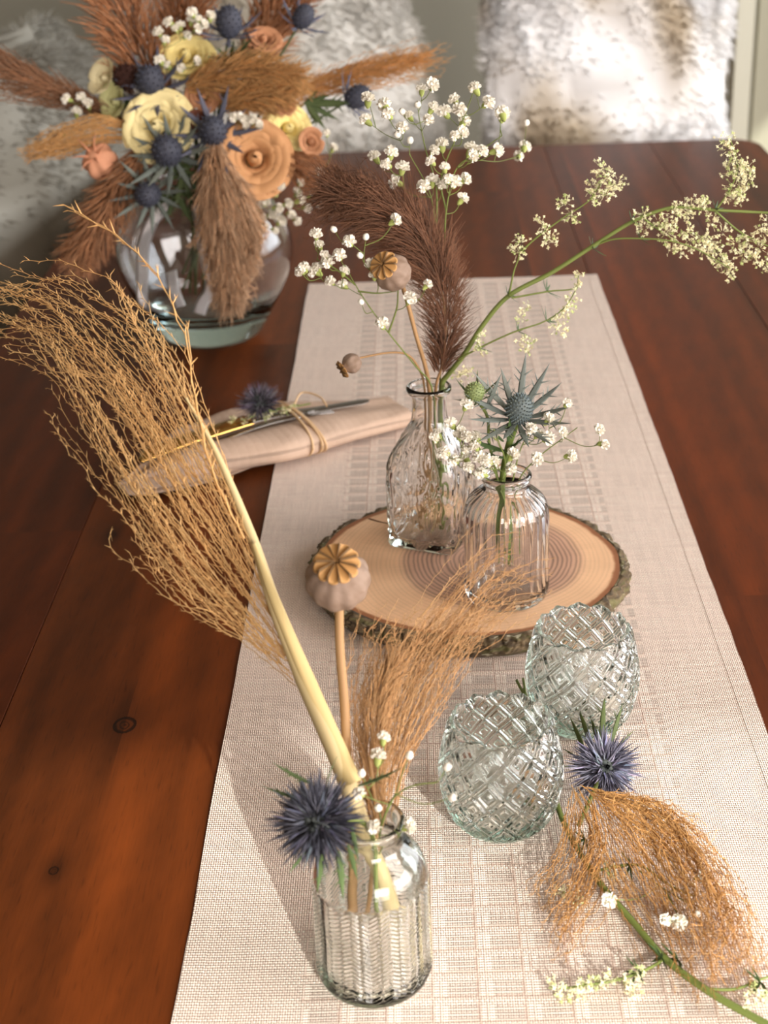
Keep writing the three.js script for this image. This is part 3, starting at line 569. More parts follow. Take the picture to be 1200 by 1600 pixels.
{
  const t = thing('dried_grass_plume', 'soft brown dried grass standing upright behind the big poppy pod in front bottle', 'dried grass', [-0.09, 0.02, 0.5]);
  const s = new Builder(); s.tube([[-0.09, 0.02, 0.5], [-0.0781,0.1042,0.5], [-0.0814,0.1388,0.48]], 0.0016, 0.0012, 6, 12); s.build('stalk', mBrownStem, t);
  const b = new Builder();
  plume(b, [[-0.0836,0.1043,0.5],[-0.0912,0.1347,0.48],[-0.0932,0.1609,0.46],[-0.0872,0.1727,0.43],[-0.0783,0.1849,0.41],[-0.0566,0.2007,0.38]], [[-0.0671,0.1039,0.5],[-0.0592,0.1222,0.47],[-0.0395,0.1418,0.44],[-0.019,0.1629,0.41],[0.0061,0.174,0.38],[0.0397,0.1732,0.36]], 120, 21, { start: [0, 0.4], end: [0.5, 0.86], spread: 0.008, twig: 0.0042, gap: 0.0038, r: 0.00026 });
  plume(b, [[-0.0774,0.1298,0.48],[-0.073,0.1582,0.45],[-0.0632,0.1748,0.42],[-0.0412,0.1924,0.39],[-0.0124,0.2112,0.36],[0.008,0.2135,0.35]], [[-0.0663,0.1295,0.48],[-0.0506,0.1511,0.44],[-0.0306,0.1632,0.41],[-0.0102,0.1689,0.39],[0.0128,0.175,0.37],[0.0356,0.1733,0.36]], 42, 22, { start: [0, 0.5], end: [0.7, 1.0], spread: 0.01, twig: 0.004, gap: 0.0045, r: 0.00026 });
  reed(b, [[-0.0773,0.1042,0.5],[-0.0792,0.1299,0.48],[-0.0767,0.1572,0.455],[-0.0652,0.172,0.43]], 0.015, 900, 23, { hair: 0.016, r: 0.00022 });
  b.build('panicle', mTanGrass, t, 'stuff');
}
{
  const t = thing('poppy_pod', 'big dried poppy pod with flat scalloped crown on straight stem in front bottle', 'poppy pod', [-0.095, 0.01, 0.496]);
  const top = v3([-0.096,0.2228,0.44]), s = new Builder(); s.tube([[-0.095, 0.01, 0.496], [-0.0949,0.1069,0.485], [-0.0949,0.1599,0.465], [-0.0967,0.1938,0.45], top], 0.0030, 0.0026, 8, 30); s.build('stem', mBrownStem, t);
  poppy(t, top, V(0.02, 0.86, 0.52), 0.0185, 0.031, 0.0135, 11, 3);
}
{
  const t = thing('thistle', 'blue feathery thistle head hanging over the left rim of front bottle', 'thistle', [-0.08, 0.05, 0.52]);
  const c = v3([-0.1086,0.135,0.535]), s = new Builder(); s.tube([[-0.08, 0.05, 0.515], [-0.0827,0.1159,0.515], c], 0.0014, 0.0016, 6, 12); s.build('stem', mGreen, t);
  featherThistle(t, c, V(-0.25, 0.45, 0.85), 0.029, 31, 560, -0.45);
  let q = 0; for (const [a, e, up] of [[[-0.1147,0.1418,0.525], [-0.1401,0.1457,0.52], V(0, 1, 0)], [[-0.1106,0.1523,0.525], [-0.1337,0.1577,0.515], V(0, 1, 0)], [[-0.1042,0.1464,0.52], [-0.1,0.1569,0.505], V(1, 0, 0)], [[-0.0866,0.1467,0.52], [-0.0612,0.1518,0.515], V(0, 1, 0)], [[-0.1147,0.1227,0.545], [-0.1249,0.1115,0.548], V(0, 0, 1)], [[-0.1057,0.1243,0.55], [-0.1098,0.1005,0.55], V(0, 0, 1)], [[-0.097,0.1262,0.55], [-0.0957,0.0957,0.55], V(0, 0, 1)], [[-0.0916,0.1304,0.55], [-0.0876,0.107,0.548], V(0, 0, 1)], [[-0.09,0.1353,0.54], [-0.0866,0.1155,0.545], V(0, 0, 1)]]) {
    const b = new Builder(), d = v3(e).sub(v3(a)); b.tint = q++ < 4 ? [0.95, 1, 0.9] : [0.9, 1.05, 0.85]; bladeLeaf(b, a, d, up, d.length(), d.length() * 0.075, 0.12, 4, rng(q)); b.build('leaf', mDarkLeaf, t);
  }
}
{
  const t = thing('gypsophila_sprig', 'small white gypsophila sprig at the rim of front bottle beside the thistle', 'gypsophila', [-0.078, 0.06, 0.5]);
  spray(t, [[[-0.078, 0.06, 0.5], [-0.0751,0.1118,0.51], [-0.0693,0.1234,0.505], [-0.0655,0.1284,0.5]], [[-0.0751,0.1118,0.51], [-0.068,0.1287,0.508], [-0.057,0.1386,0.51], [-0.0427,0.1408,0.51]]], [[-0.0729,0.1506,0.4802],[-0.0758,0.1464,0.4922],[-0.0583,0.1395,0.4819],[-0.0851,0.1423,0.502],[-0.0371,0.1491,0.5074],[-0.0348,0.1323,0.5129],[-0.079,0.1174,0.5183],[-0.0594,0.118,0.5186],[-0.0765,0.1218,0.5067],[-0.0865,0.1369,0.5137]], 41, { size: 0.0052, buds: 0.3 });
}

// ---------- in the square bottle ----------
const inSQ = (dx, dz, y = 0.03) => [SQ[0] + dx, SQ[1] + y - 0.02, SQ[2] + dz];
{
  const t = thing('reed_plume', 'dark brown feathery reed plume arching left above the square bottle', 'reed plume', inSQ(0.004, 0.002));
  const spine = [[-0.0289,0.1809,-0.03], [-0.0244,0.2108,-0.035], [-0.0273,0.2491,-0.04], [-0.0398,0.2827,-0.05], [-0.0633,0.3055,-0.06], [-0.0954,0.3192,-0.07], [-0.1251,0.3287,-0.08]], s = new Builder();
  s.tube([inSQ(0.004, 0.002), [-0.0337,0.1648,-0.028], ...spine.slice(0, 5)], 0.0016, 0.0007, 6, 30); s.build('stem', mBrownStem, t);
  const b = new Builder(); reed(b, spine, 0.030, 3400, 51, { hair: 0.016, r: 0.00032, splay: 1.2, tint: 0.5 }); reed(b, spine.slice(2), 0.042, 1500, 52, { hair: 0.018, r: 0.0003, splay: 1.3, tint: 0.5 });
  plume(b, [[-0.0383,0.2771,-0.05],[-0.0634,0.3016,-0.05],[-0.095,0.3147,-0.05],[-0.1375,0.2984,-0.075]], [[-0.0317,0.2852,-0.05],[-0.0521,0.3213,-0.05],[-0.0832,0.3412,-0.05],[-0.1269,0.3451,-0.08]], 80, 53, { start: [0, 0.6], end: [0.6, 1], twig: 0.006, gap: 0.004, r: 0.00026, spread: 0.014, wiggle: 0.008, tint: 0.35 });
  b.build('feathers', mBrownGrass, t, 'stuff');
}
{
  const t = thing('poppy_pod', 'pinkish dried poppy pod with golden crown in front of the dark reed plume', 'poppy pod', inSQ(-0.008, 0.004));
  const top = v3([-0.0613,0.2643,-0.02]), s = new Builder(); s.tube([inSQ(-0.008, 0.004), [-0.0398,0.1673,-0.022], [-0.05,0.217,-0.02], [-0.0575,0.2509,-0.02], top], 0.0018, 0.0020, 7, 26); s.build('stem', mBrownStem, t);
  poppy(t, top, V(-0.34, 0.52, 0.62), 0.0155, 0.030, 0.0125, 10, 7);
}
{
  const t = thing('poppy_pod', 'small dried poppy pod drooping on a curved stem left of the square bottle', 'poppy pod', inSQ(-0.01, -0.002));
  const end = v3([-0.0975,0.1999,-0.01]), s = new Builder(); s.tube([inSQ(-0.01, -0.002), [-0.0437,0.1647,-0.026], [-0.0481,0.1845,-0.022], [-0.0575,0.1985,-0.018], [-0.072,0.2022,-0.014], end], 0.0011, 0.0009, 6, 26); s.build('stem', mBrownStem, t);
  poppy(t, end, V(-0.8, -0.38, 0.45), 0.0085, 0.0165, 0.0085, 8, 9);
}
{
  const t = thing('gypsophila_sprig', 'tall white gypsophila spray rising straight above the square bottle', 'gypsophila', inSQ(0.006, -0.006));
  spray(t, [[inSQ(0.006, -0.006), [-0.0304,0.1631,-0.032], [-0.0237,0.2286,-0.05], [-0.0232,0.2723,-0.055], [-0.0297,0.2975,-0.055], [-0.0349,0.3275,-0.055], [-0.0509,0.36,-0.055]], [[-0.0297,0.2975,-0.055], [-0.0294,0.3315,-0.06], [-0.0376,0.3637,-0.06], [-0.0421,0.3899,-0.06]], [[-0.0232,0.2723,-0.055], [-0.0215,0.3122,-0.05], [-0.0118,0.3482,-0.05], [0.0039,0.3604,-0.045], [0.0246,0.3753,-0.04]], [[-0.0215,0.3122,-0.05], [-0.0251,0.3379,-0.055], [-0.0084,0.3784,-0.06], [0.0035,0.4089,-0.06]]],
    [[-0.0832,0.4023,-0.0702],[-0.0856,0.3856,-0.0676],[-0.0695,0.401,-0.0482],[-0.067,0.3963,-0.0371],[-0.0557,0.3921,-0.0672],[-0.0501,0.3874,-0.0713],[-0.0562,0.3848,-0.0375],[-0.06,0.3763,-0.0538],[-0.0497,0.3702,-0.0584],[-0.0794,0.3562,-0.0645],[-0.0661,0.3622,-0.0516],[-0.0694,0.3546,-0.0433],[-0.0566,0.3484,-0.0566],[-0.0303,0.4142,-0.0578],[-0.0306,0.3933,-0.071],[-0.0349,0.39,-0.04],[-0.021,0.3894,-0.0718],[-0.013,0.4027,-0.0552],[-0.009,0.397,-0.0428],[-0.0051,0.3817,-0.0683],[-0.0067,0.3777,-0.0467],[-0.0139,0.3766,-0.0388],[0.0039,0.4115,-0.0503],[0.0134,0.4013,-0.0446],[0.0266,0.387,-0.0692],[0.0216,0.3596,-0.0574],[0.0004,0.3589,-0.0676],[0.0082,0.3629,-0.0426],[-0.0235,0.3648,-0.0624],[-0.0307,0.3616,-0.0567],[-0.0332,0.3575,-0.037],[-0.0224,0.3506,-0.0423],[-0.0403,0.3365,-0.0379],[-0.0321,0.3369,-0.0567],[-0.0252,0.3334,-0.0554],[-0.0147,0.3373,-0.0467],[-0.0051,0.337,-0.0558],[-0.0074,0.3189,-0.0625],[-0.0628,0.3357,-0.0585],[-0.039,0.4089,-0.0677],[-0.0428,0.3987,-0.0594],[0.001,0.3605,-0.0374],[-0.0201,0.3418,-0.0384],[0.0554,0.3521,-0.1954],[0.0538,0.329,-0.2],[0.0489,0.3196,-0.2058],[0.0282,0.3762,-0.1148]], 61, { size: 0.0062, buds: 0.14, r: 0.0008 });
}
{
  const t = thing('gypsophila_sprig', 'white gypsophila spray leaning left from the square bottle over the runner end', 'gypsophila', inSQ(-0.004, 0.008));
  spray(t, [[inSQ(-0.004, 0.008), [-0.0377,0.17,-0.015], [-0.0508,0.1901,-0.012], [-0.0724,0.2212,-0.01], [-0.089,0.247,-0.01], [-0.0983,0.2638,-0.01], [-0.1059,0.2804,-0.01]], [[-0.0724,0.2212,-0.01], [-0.0646,0.244,-0.008], [-0.0618,0.2642,-0.005], [-0.0537,0.2721,-0.005]], [[-0.0964,0.2583,-0.01], [-0.0805,0.2574,-0.006], [-0.0646,0.2591,-0.004]], [[-0.0983,0.2638,-0.01], [-0.1141,0.2774,-0.012], [-0.1295,0.2854,-0.014]]],
    [[-0.1138,0.3104,-0.0126],[-0.1015,0.3026,-0.0024],[-0.1102,0.292,-0.0007],[-0.0878,0.3038,-0.0108],[-0.093,0.2909,-0.0023],[-0.1216,0.2922,-0.0025],[-0.1397,0.2816,-0.0041],[-0.1275,0.2819,-0.0047],[-0.1202,0.2858,-0.0028],[-0.1071,0.2757,-0.0107],[-0.1182,0.2695,-0.0039],[-0.1086,0.2634,-0.0124],[-0.0845,0.2808,-0.0083],[-0.0821,0.2738,-0.0026],[-0.0728,0.2856,-0.0042],[-0.039,0.2611,-0.0121],[-0.0534,0.2543,0.0009],[-0.094,0.2506,-0.005],[-0.078,0.2311,-0.0064],[-0.0637,0.3148,-0.0178],[-0.1279,0.3085,-0.0071],[-0.1262,0.2977,-0.013],[-0.1426,0.2785,-0.0046],[-0.1306,0.2771,-0.0087]], 62, { size: 0.0058, buds: 0.14, r: 0.0009 });
}
{
  const t = thing('bedstraw_stem', 'long green bedstraw stem arching right across the table with creamy blossom', 'bedstraw', inSQ(0.012, 0.004)), Z0 = -0.03;
  const main = [[-0.0283,0.1669,-0.03],[-0.0236,0.1741,-0.03],[-0.0096,0.1919,-0.03],[0.0067,0.2178,-0.03],[0.0282,0.2429,-0.03],[0.0648,0.2626,-0.03],[0.0955,0.2821,-0.03],[0.13,0.3034,-0.03],[0.1471,0.3106,-0.03],[0.1643,0.3145,-0.03],[0.197,0.3111,-0.03],[0.2254,0.3086,-0.03],[0.2515,0.3064,-0.03]], s = new Builder();
  s.tint = [1, 1, 1]; s.sweep(curve([inSQ(0.012, 0.004), ...main], 90), (q) => { const z = lerp(0.0026, 0.0011, q); return [z, z]; }, 7);
  const br = [[[0.0297,0.2452,-0.03],[0.0338,0.2659,-0.03],[0.0371,0.275,-0.03],[0.0393,0.2863,-0.03]], [[0.0377,0.2795,-0.03],[0.0492,0.2905,-0.03],[0.0753,0.3098,-0.03],[0.0946,0.3224,-0.03],[0.1051,0.3374,-0.03]], [[0.102,0.2853,-0.03],[0.1144,0.2908,-0.025],[0.1355,0.2922,-0.02],[0.1587,0.291,-0.015],[0.1807,0.2836,-0.015],[0.21,0.2657,-0.015]], [[0.1408,0.3053,-0.03],[0.1543,0.2948,-0.03],[0.1701,0.2841,-0.03]], [[0.197,0.3111,-0.03],[0.22,0.2914,-0.03],[0.2381,0.2818,-0.03],[0.2563,0.2721,-0.03]], [[0.1991,0.3122,-0.03],[0.2061,0.3229,-0.03],[0.2136,0.3412,-0.03],[0.2116,0.3553,-0.03],[0.2066,0.3683,-0.03]], [[0.0309,0.245,-0.02],[0.0619,0.2497,-0.02],[0.084,0.2524,-0.02],[0.0864,0.2627,-0.02]], [[-0.0144,0.1922,-0.02],[0.0036,0.2037,-0.015],[0.0325,0.2187,-0.01],[0.0591,0.2276,-0.01],[0.0744,0.2387,-0.01],[0.0851,0.2567,-0.01]]];
  for (const p of br) s.tube(p, 0.0009, 0.0005, 5, 18);
  s.build('stem', mGreen, t);
  const tufts = [[0.0391,0.2894,-0.0269],[0.0365,0.2804,-0.0311],[0.0551,0.3052,-0.0232],[0.0638,0.2911,-0.034],[0.0761,0.321,-0.0291],[0.0808,0.3105,-0.0307],[0.1037,0.3485,-0.0291],[0.098,0.3326,-0.0326],[0.1068,0.3279,-0.024],[0.1138,0.3339,-0.0295],[0.1004,0.3257,-0.0336],[0.1176,0.3378,-0.0266],[0.1097,0.3398,-0.0329],[0.1392,0.3094,-0.0275],[0.141,0.2986,-0.0299],[0.1513,0.3035,-0.027],[0.1594,0.3022,-0.0225],[0.1625,0.3105,-0.0242],[0.1707,0.3145,-0.029],[0.1827,0.3187,-0.0242],[0.1875,0.3146,-0.0263],[0.1754,0.3087,-0.0296],[0.1959,0.3005,-0.0323],[0.1582,0.2944,-0.0268],[0.1631,0.2829,-0.0272],[0.1691,0.2795,-0.0225],[0.1749,0.2951,-0.0224],[0.1783,0.2848,-0.0267],[0.1874,0.2881,-0.0298],[0.1889,0.2786,-0.0233],[0.1996,0.2774,-0.034],[0.2052,0.2911,-0.0327],[0.2034,0.2679,-0.0272],[0.2126,0.2586,-0.0266],[0.21,0.2638,-0.0323],[0.1945,0.2865,-0.0264],[0.2,0.276,-0.0233],[0.2161,0.2827,-0.0295],[0.2245,0.2848,-0.0288],[0.2236,0.2728,-0.0313],[0.2325,0.2682,-0.0305],[0.2345,0.2796,-0.0223],[0.2373,0.2909,-0.0294],[0.2395,0.3017,-0.0225],[0.2469,0.2902,-0.023],[0.2408,0.2645,-0.0269],[0.2499,0.272,-0.0309],[0.2008,0.3702,-0.0222],[0.2056,0.3603,-0.028],[0.2085,0.3514,-0.029],[0.2082,0.3414,-0.0302],[0.2127,0.3485,-0.0222],[0.2185,0.3415,-0.0281],[0.2237,0.3353,-0.0306],[0.2205,0.3446,-0.0283],[0.2127,0.3286,-0.0325],[0.216,0.3268,-0.0265],[0.2125,0.3198,-0.0287],[0.2192,0.3224,-0.0305]], green = [[0.0849,0.2648,-0.0097],[0.0829,0.2558,-0.0094],[0.0815,0.2434,-0.0159],[0.0779,0.238,-0.0117],[0.0748,0.2328,-0.0138],[0.07,0.2278,-0.0085],[0.068,0.2204,-0.0097],[0.0751,0.2163,-0.014],[0.0416,0.2385,-0.0139],[0.0383,0.229,-0.0148],[0.0401,0.2102,-0.0081],[0.0461,0.2056,-0.0137],[0.0437,0.2007,-0.0111],[0.0058,0.2134,-0.0122],[0.0045,0.2045,-0.0108],[-0.0114,0.1833,-0.0112],[-0.0149,0.1815,-0.0101],[-0.0046,0.1804,-0.0151]];
  tufts.forEach((p, k) => { const b = new Builder(); bedstrawTuft(b, p, 0.009, 700 + k, 26); b.build('blossom', mCream, t); });
  green.forEach((p, k) => { const b = new Builder(); bedstrawTuft(b, p, 0.007, 800 + k, 16); b.build('blossom', mCream, t); });
  [[0.0288,0.2439,-0.03],[0.0988,0.282,-0.03],[0.137,0.2893,-0.03],[0.061,0.2465,-0.03],[0.0612,0.2202,-0.03],[0.0371,0.212,-0.03],[0.0042,0.1982,-0.03],[0.1299,0.3045,-0.03],[0.1981,0.3117,-0.03]].forEach((p, k) => { const w = new Builder(); w.tint = [0.8, 0.95, 0.9]; whorl(w, p, V(0.6, 0.5, 0.1), 0.012, 7, 900 + k); w.build('leaf_whorl', mDarkLeaf, t); });
}

// ---------- in the fluted bottle ----------
const inFL = (dx, dz, y = 0.012) => [FL[0] + dx, FL[1] + y, FL[2] + dz];
{
  const t = thing('sea_holly', 'silvery green sea holly with pointed bracts standing in the fluted bottle', 'sea holly', inFL(0.002, 0.002));
  const c = v3([0.0294,0.1809,0.085]), s = new Builder(); s.tint = [0.8, 0.9, 0.7]; s.tube([inFL(0.002, 0.002, 0.03), [0.0165,0.1215,0.086], [0.0207,0.1524,0.086], c], 0.0022, 0.0030, 7, 18); s.build('stem', mGreen, t);
  seaHolly(t, c, V(0.05, 0.8, 0.5), 0.0105, 0.026, 13, 0.041, 71, { wide: 0.075, ringUp: 0.40, bumps: 190, thorns: 5 });
  let k = 0; for (const [a, e] of [[[0.0189,0.1542,0.09], [-0.0115,0.1635,0.09]], [[0.02,0.1533,0.088], [0.0368,0.1685,0.095]], [[0.0182,0.1604,0.085], [0.0043,0.1709,0.08]], [[0.0215,0.1624,0.09], [0.0234,0.1857,0.1]], [[0.0189,0.1486,0.09], [-0.0008,0.1554,0.1]]]) { const b = new Builder(), d = v3(e).sub(v3(a)); b.tint = [0.8, 1, 0.75]; bladeLeaf(b, a, d, V(0, 1, 0.3), d.length(), d.length() * 0.12, 0.1, 4, rng(++k)); b.build('leaf', mDarkLeaf, t); }
}
{
  const t = thing('sea_holly', 'small round green sea holly bud left of the silvery one in fluted bottle', 'sea holly', inFL(-0.004, 0.0));
  const c = v3([-0.0036,0.1963,0.08]), s = new Builder(); s.tube([inFL(-0.004, 0.0, 0.03), [0.0139,0.1211,0.085], [0.0066,0.1594,0.082], [0.0054,0.1807,0.08], c], 0.0013, 0.0014, 6, 18); s.build('stem', mGreen, t);
  seaHolly(t, c, V(-0.1, 0.9, 0.35), 0.0078, 0.0145, 6, 0.018, 73, { mat: tinted(0x8a9458, 0.7), bractMat: mDarkLeaf, wide: 0.07, ringUp: 0.6, bumps: 120, spin: 0.4, thorns: 2 });
  const b = new Builder(); bladeLeaf(b, [0.0044,0.1863,0.08], v3([0.0172,0.2183,0.08]).sub(v3([0.0044,0.1863,0.08])), V(0, 0, 1), 0.034, 0.0022, 0.05, 5, rng(4)); b.build('leaf', mSilver, t);
}
{
  const t = thing('gypsophila_sprig', 'short white gypsophila spray spreading around the neck of the fluted bottle', 'gypsophila', inFL(0.0, 0.006));
  spray(t, [[inFL(0.0, 0.006, 0.03), [0.0152,0.1222,0.09], [0.0034,0.1513,0.095], [-0.0067,0.1677,0.1], [-0.0177,0.1735,0.1]], [[0.0152,0.1222,0.09], [0.0183,0.1503,0.1], [0.0131,0.1692,0.105], [0.0092,0.1802,0.105]], [inFL(0.006, 0.004, 0.04), [0.0301,0.1286,0.09], [0.0469,0.1494,0.09], [0.0645,0.1638,0.09], [0.076,0.1728,0.09]], [[0.024,0.1231,0.09], [0.0313,0.1588,0.095], [0.0424,0.1824,0.1]]],
    [[-0.0369,0.172,0.1015],[-0.0342,0.1722,0.0926],[-0.024,0.1816,0.096],[-0.018,0.1732,0.0993],[-0.0119,0.1748,0.1067],[-0.0296,0.1615,0.1062],[-0.0138,0.1613,0.1007],[-0.013,0.1506,0.0922],[-0.0103,0.1477,0.1045],[-0.0007,0.1393,0.0988],[0.0102,0.1731,0.1012],[-0.0057,0.165,0.1033],[0.0106,0.1515,0.1021],[0.0247,0.1555,0.0997],[0.043,0.1545,0.1066],[0.0222,0.1424,0.0982],[0.0448,0.1721,0.0983],[0.038,0.1795,0.1056],[0.0531,0.1828,0.0951],[0.0638,0.1722,0.0967],[0.0518,0.1708,0.1053],[0.0707,0.1497,0.0931],[0.0663,0.2,0.1054],[0.0918,0.176,0.1031],[0.0957,0.1618,0.0989],[-0.0112,0.1976,0.0966],[-0.002,0.1557,0.1045],[0.0041,0.1537,0.1066],[-0.004,0.1692,0.0943],[-0.016,0.1774,0.0997],[-0.0221,0.152,0.1008]], 75, { size: 0.0056, buds: 0.12, r: 0.0007 });
}

// ---------- lying on the runner at the front right ----------
{
  const t = thing('bedstraw_stem', 'green bedstraw stem lying on the runner past the two tealight holders', 'bedstraw', [0.0895,0.004,0.5043]);
  const s = new Builder(); s.sweep(curve([[0.0254,0.005,0.2072], [0.031,0.005,0.2445], [0.0358,0.006,0.3187], [0.0418,0.008,0.3794], [0.0571,0.009,0.4366], [0.0743,0.008,0.4748], [0.0891,0.007,0.506], [0.1105,0.007,0.5345], [0.1412,0.006,0.5621]], 70), (q) => { const z = lerp(0.0017, 0.0024, q); return [z, z]; }, 7);
  s.tube([[0.0259,0.006,0.2151], [0.0222,0.012,0.2108], [0.0203,0.016,0.2097]], 0.0012, 0.0012, 5, 6); s.tube([[0.0265,0.006,0.2196], [0.026,0.012,0.2127], [0.0256,0.014,0.205]], 0.001, 0.001, 5, 6);
  const side = [[[0.0893,0.006,0.5049],[0.0766,0.006,0.5142],[0.0568,0.006,0.5226],[0.0378,0.006,0.5263],[0.0246,0.006,0.5285]], [[0.0521,0.006,0.4265],[0.0714,0.006,0.4196],[0.0858,0.006,0.4194],[0.103,0.006,0.4406],[0.1155,0.006,0.4502]], [[0.1075,0.006,0.5308],[0.1258,0.006,0.5313],[0.142,0.006,0.5239],[0.1542,0.006,0.519]]];
  for (const p of side) s.tube(p, 0.0011, 0.0007, 5, 16); s.build('stem', mGreen, t);
  [[0.0871,0.008,0.5059],[0.0722,0.008,0.5189],[0.0794,0.008,0.4204],[0.0535,0.008,0.3934],[0.1409,0.008,0.5286],[0.0961,0.008,0.5089]].forEach((p, k) => { const w = new Builder(); w.tint = [0.7, 0.95, 0.8]; whorl(w, p, V(-0.8, 0.2, 0.5), 0.013, 6, 950 + k); w.build('leaf_whorl', mDarkLeaf, t); });
  [[0.0228,0.0078,0.5279],[0.028,0.0055,0.5317],[0.0355,0.0062,0.5306],[0.0414,0.0087,0.5266],[0.0511,0.0056,0.5236],[0.055,0.0074,0.522],[0.0658,0.0067,0.5252],[0.0668,0.0056,0.5319],[0.0723,0.0075,0.5183],[0.137,0.0052,0.5307],[0.139,0.0054,0.5387],[0.1304,0.0065,0.5446],[0.0342,0.0053,0.4437],[0.0669,0.0052,0.4229],[0.0434,0.0073,0.4524]].forEach((p, k) => { const b = new Builder(); bedstrawTuft(b, p, 0.006, 980 + k, 18); b.build('blossom', mCream, t); });
}
{
  const t = thing('dried_grass_plume', 'golden brown dried grass lying flat on the runner below the lying thistle', 'dried grass', [0.0739,0.004,0.3822]);
  const b = new Builder();
  const A = [[0.0516,0.032,0.3663],[0.0736,0.03,0.3957],[0.0945,0.022,0.4256],[0.1076,0.016,0.4588],[0.1151,0.011,0.4964],[0.1105,0.007,0.5345]], B = [[0.071,0.036,0.3816],[0.1044,0.034,0.3967],[0.1276,0.026,0.4318],[0.1385,0.018,0.471],[0.1409,0.012,0.5092],[0.1375,0.008,0.5363]];
  plume(b, A, B, 95, 81, { start: [0, 0.35], end: [0.5, 1], spread: 0.012, twig: 0.0045, gap: 0.0038, r: 0.00027, wiggle: 0.008 });
  plume(b, A.slice(0, 3), B.slice(0, 3), 40, 86, { start: [0, 0.3], end: [0.6, 1], spread: 0.012, twig: 0.0045, gap: 0.0038, r: 0.00027, wiggle: 0.01, steps: 30 });
  plume(b, [[0.0455,0.03,0.3633],[0.0545,0.024,0.4006],[0.0614,0.018,0.4322],[0.0687,0.012,0.4558],[0.0797,0.008,0.492],[0.0845,0.005,0.5368]], [[0.0687,0.034,0.3837],[0.0903,0.026,0.4111],[0.1071,0.02,0.4362],[0.1176,0.013,0.4703],[0.1218,0.01,0.5118],[0.1211,0.006,0.5464]], 62, 82, { start: [0, 0.4], end: [0.5, 1], spread: 0.008, twig: 0.0042, gap: 0.004, r: 0.00025 });
  plume(b, [[0.0452,0.03,0.3668],[0.0386,0.024,0.3933],[0.0323,0.018,0.4184],[0.0207,0.012,0.4359],[0.0137,0.008,0.4493]], [[0.061,0.03,0.378],[0.0654,0.024,0.4142],[0.0536,0.016,0.448],[0.0429,0.01,0.4761],[0.0343,0.006,0.5049]], 40, 83, { start: [0, 0.3], end: [0.6, 1], spread: 0.006, twig: 0.0042, gap: 0.004, r: 0.00026 });
  plume(b, [[0.0488,0.03,0.3741],[0.0427,0.02,0.395],[0.0432,0.014,0.4329],[0.0236,0.009,0.4744],[0.0157,0.007,0.5]], [[0.0669,0.03,0.3817],[0.0674,0.02,0.4157],[0.0648,0.012,0.4557],[0.0465,0.008,0.4797],[0.0368,0.006,0.4995]], 22, 84, { start: [0, 0.4], end: [0.5, 1], spread: 0.006, twig: 0.004, gap: 0.005, r: 0.00024 });
  b.build('panicle', mHoney, t, 'stuff');
}
{
  const t = thing('thistle', 'lavender blue feathery thistle head lying on the runner beside the tealight holders', 'thistle', [0.0701,0.004,0.3211]);
  const c = v3([0.072,0.026,0.339]); featherThistle(t, c, V(0.12, 0.55, 0.75), 0.029, 32, 560, -0.5, tinted(0x7a798a, 0.7));
  const s = new Builder(); s.tube([c, [0.0606,0.02,0.3645], [0.0504,0.01,0.3823]], 0.0016, 0.0016, 6, 10); s.build('stem', mGreen, t);
  let k = 0; for (const [a, e] of [[[0.0723,0.028,0.3168], [0.0783,0.0463,0.28]], [[0.0789,0.028,0.317], [0.0901,0.0411,0.285]], [[0.066,0.026,0.3136], [0.0602,0.036,0.28]], [[0.0611,0.024,0.3183], [0.0543,0.0313,0.285]], [[0.0833,0.026,0.3182], [0.0967,0.0293,0.3]], [[0.0562,0.022,0.3229], [0.0462,0.0224,0.31]], [[0.0528,0.022,0.3341], [0.0426,0.022,0.33]], [[0.0709,0.026,0.3099], [0.0696,0.0275,0.28]]]) { const b = new Builder(), d = v3(e).sub(v3(a)); b.tint = [1.1, 1.1, 0.8]; bladeLeaf(b, a, d, V(0, 0, 1), d.length(), d.length() * 0.06, 0.04, 3, rng(++k)); b.build('leaf', mDarkLeaf, t); }
}
{
  const t = thing('gypsophila_sprig', 'few loose white gypsophila florets lying in the golden grass on the runner', 'gypsophila', [0.1041,0.004,0.4594]);
  spray(t, [[[0.0847,0.008,0.4269], [0.0976,0.01,0.4483], [0.1091,0.012,0.463]], [[0.0976,0.01,0.4483], [0.1018,0.01,0.4722], [0.1013,0.01,0.4808]]], [[0.1197,0.0167,0.4456],[0.1125,0.0149,0.477],[0.1007,0.0145,0.483],[0.0926,0.0179,0.4845],[0.0613,0.0167,0.4641]], 85, { size: 0.005, buds: 0.1 });
}

// ---------- bouquet in the round vase ----------
const petalGeo = [1, 2, 3].map((seed) => {
  const b = new Builder();
  b.sheet((u, v) => { const a = (u - 0.5) * 2.0 * Math.pow(Math.sin(Math.PI * (0.18 + 0.62 * v)), 0.6), R = 0.28 + 0.62 * Math.pow(v, 0.7) + 0.16 * Math.pow(v, 6) + 0.05 * nz(u * 4 + seed * 9, v * 3, seed); return V(Math.sin(a) * R, v * 0.95 - 0.10 * Math.pow(Math.abs(u - 0.5) * 2, 3) * v - 0.1 * Math.pow(v, 8) + 0.03 * nz(u * 6, v * 2, seed * 5), Math.cos(a) * R - 0.28); }, 10, 8);
  return b.geometry();
});
const mPet = { cream: std(0xf2e2a6, 0.7), yellow: std(0xf0dd92, 0.7), pale: std(0xeadfb4, 0.7), green: std(0xc9c890, 0.75), dusty: std(0xc08e60, 0.8), rust: std(0xb07c58, 0.85), brown: std(0x5e3220, 0.85) };
const BIND = V(-0.312, 0.165, -0.65);
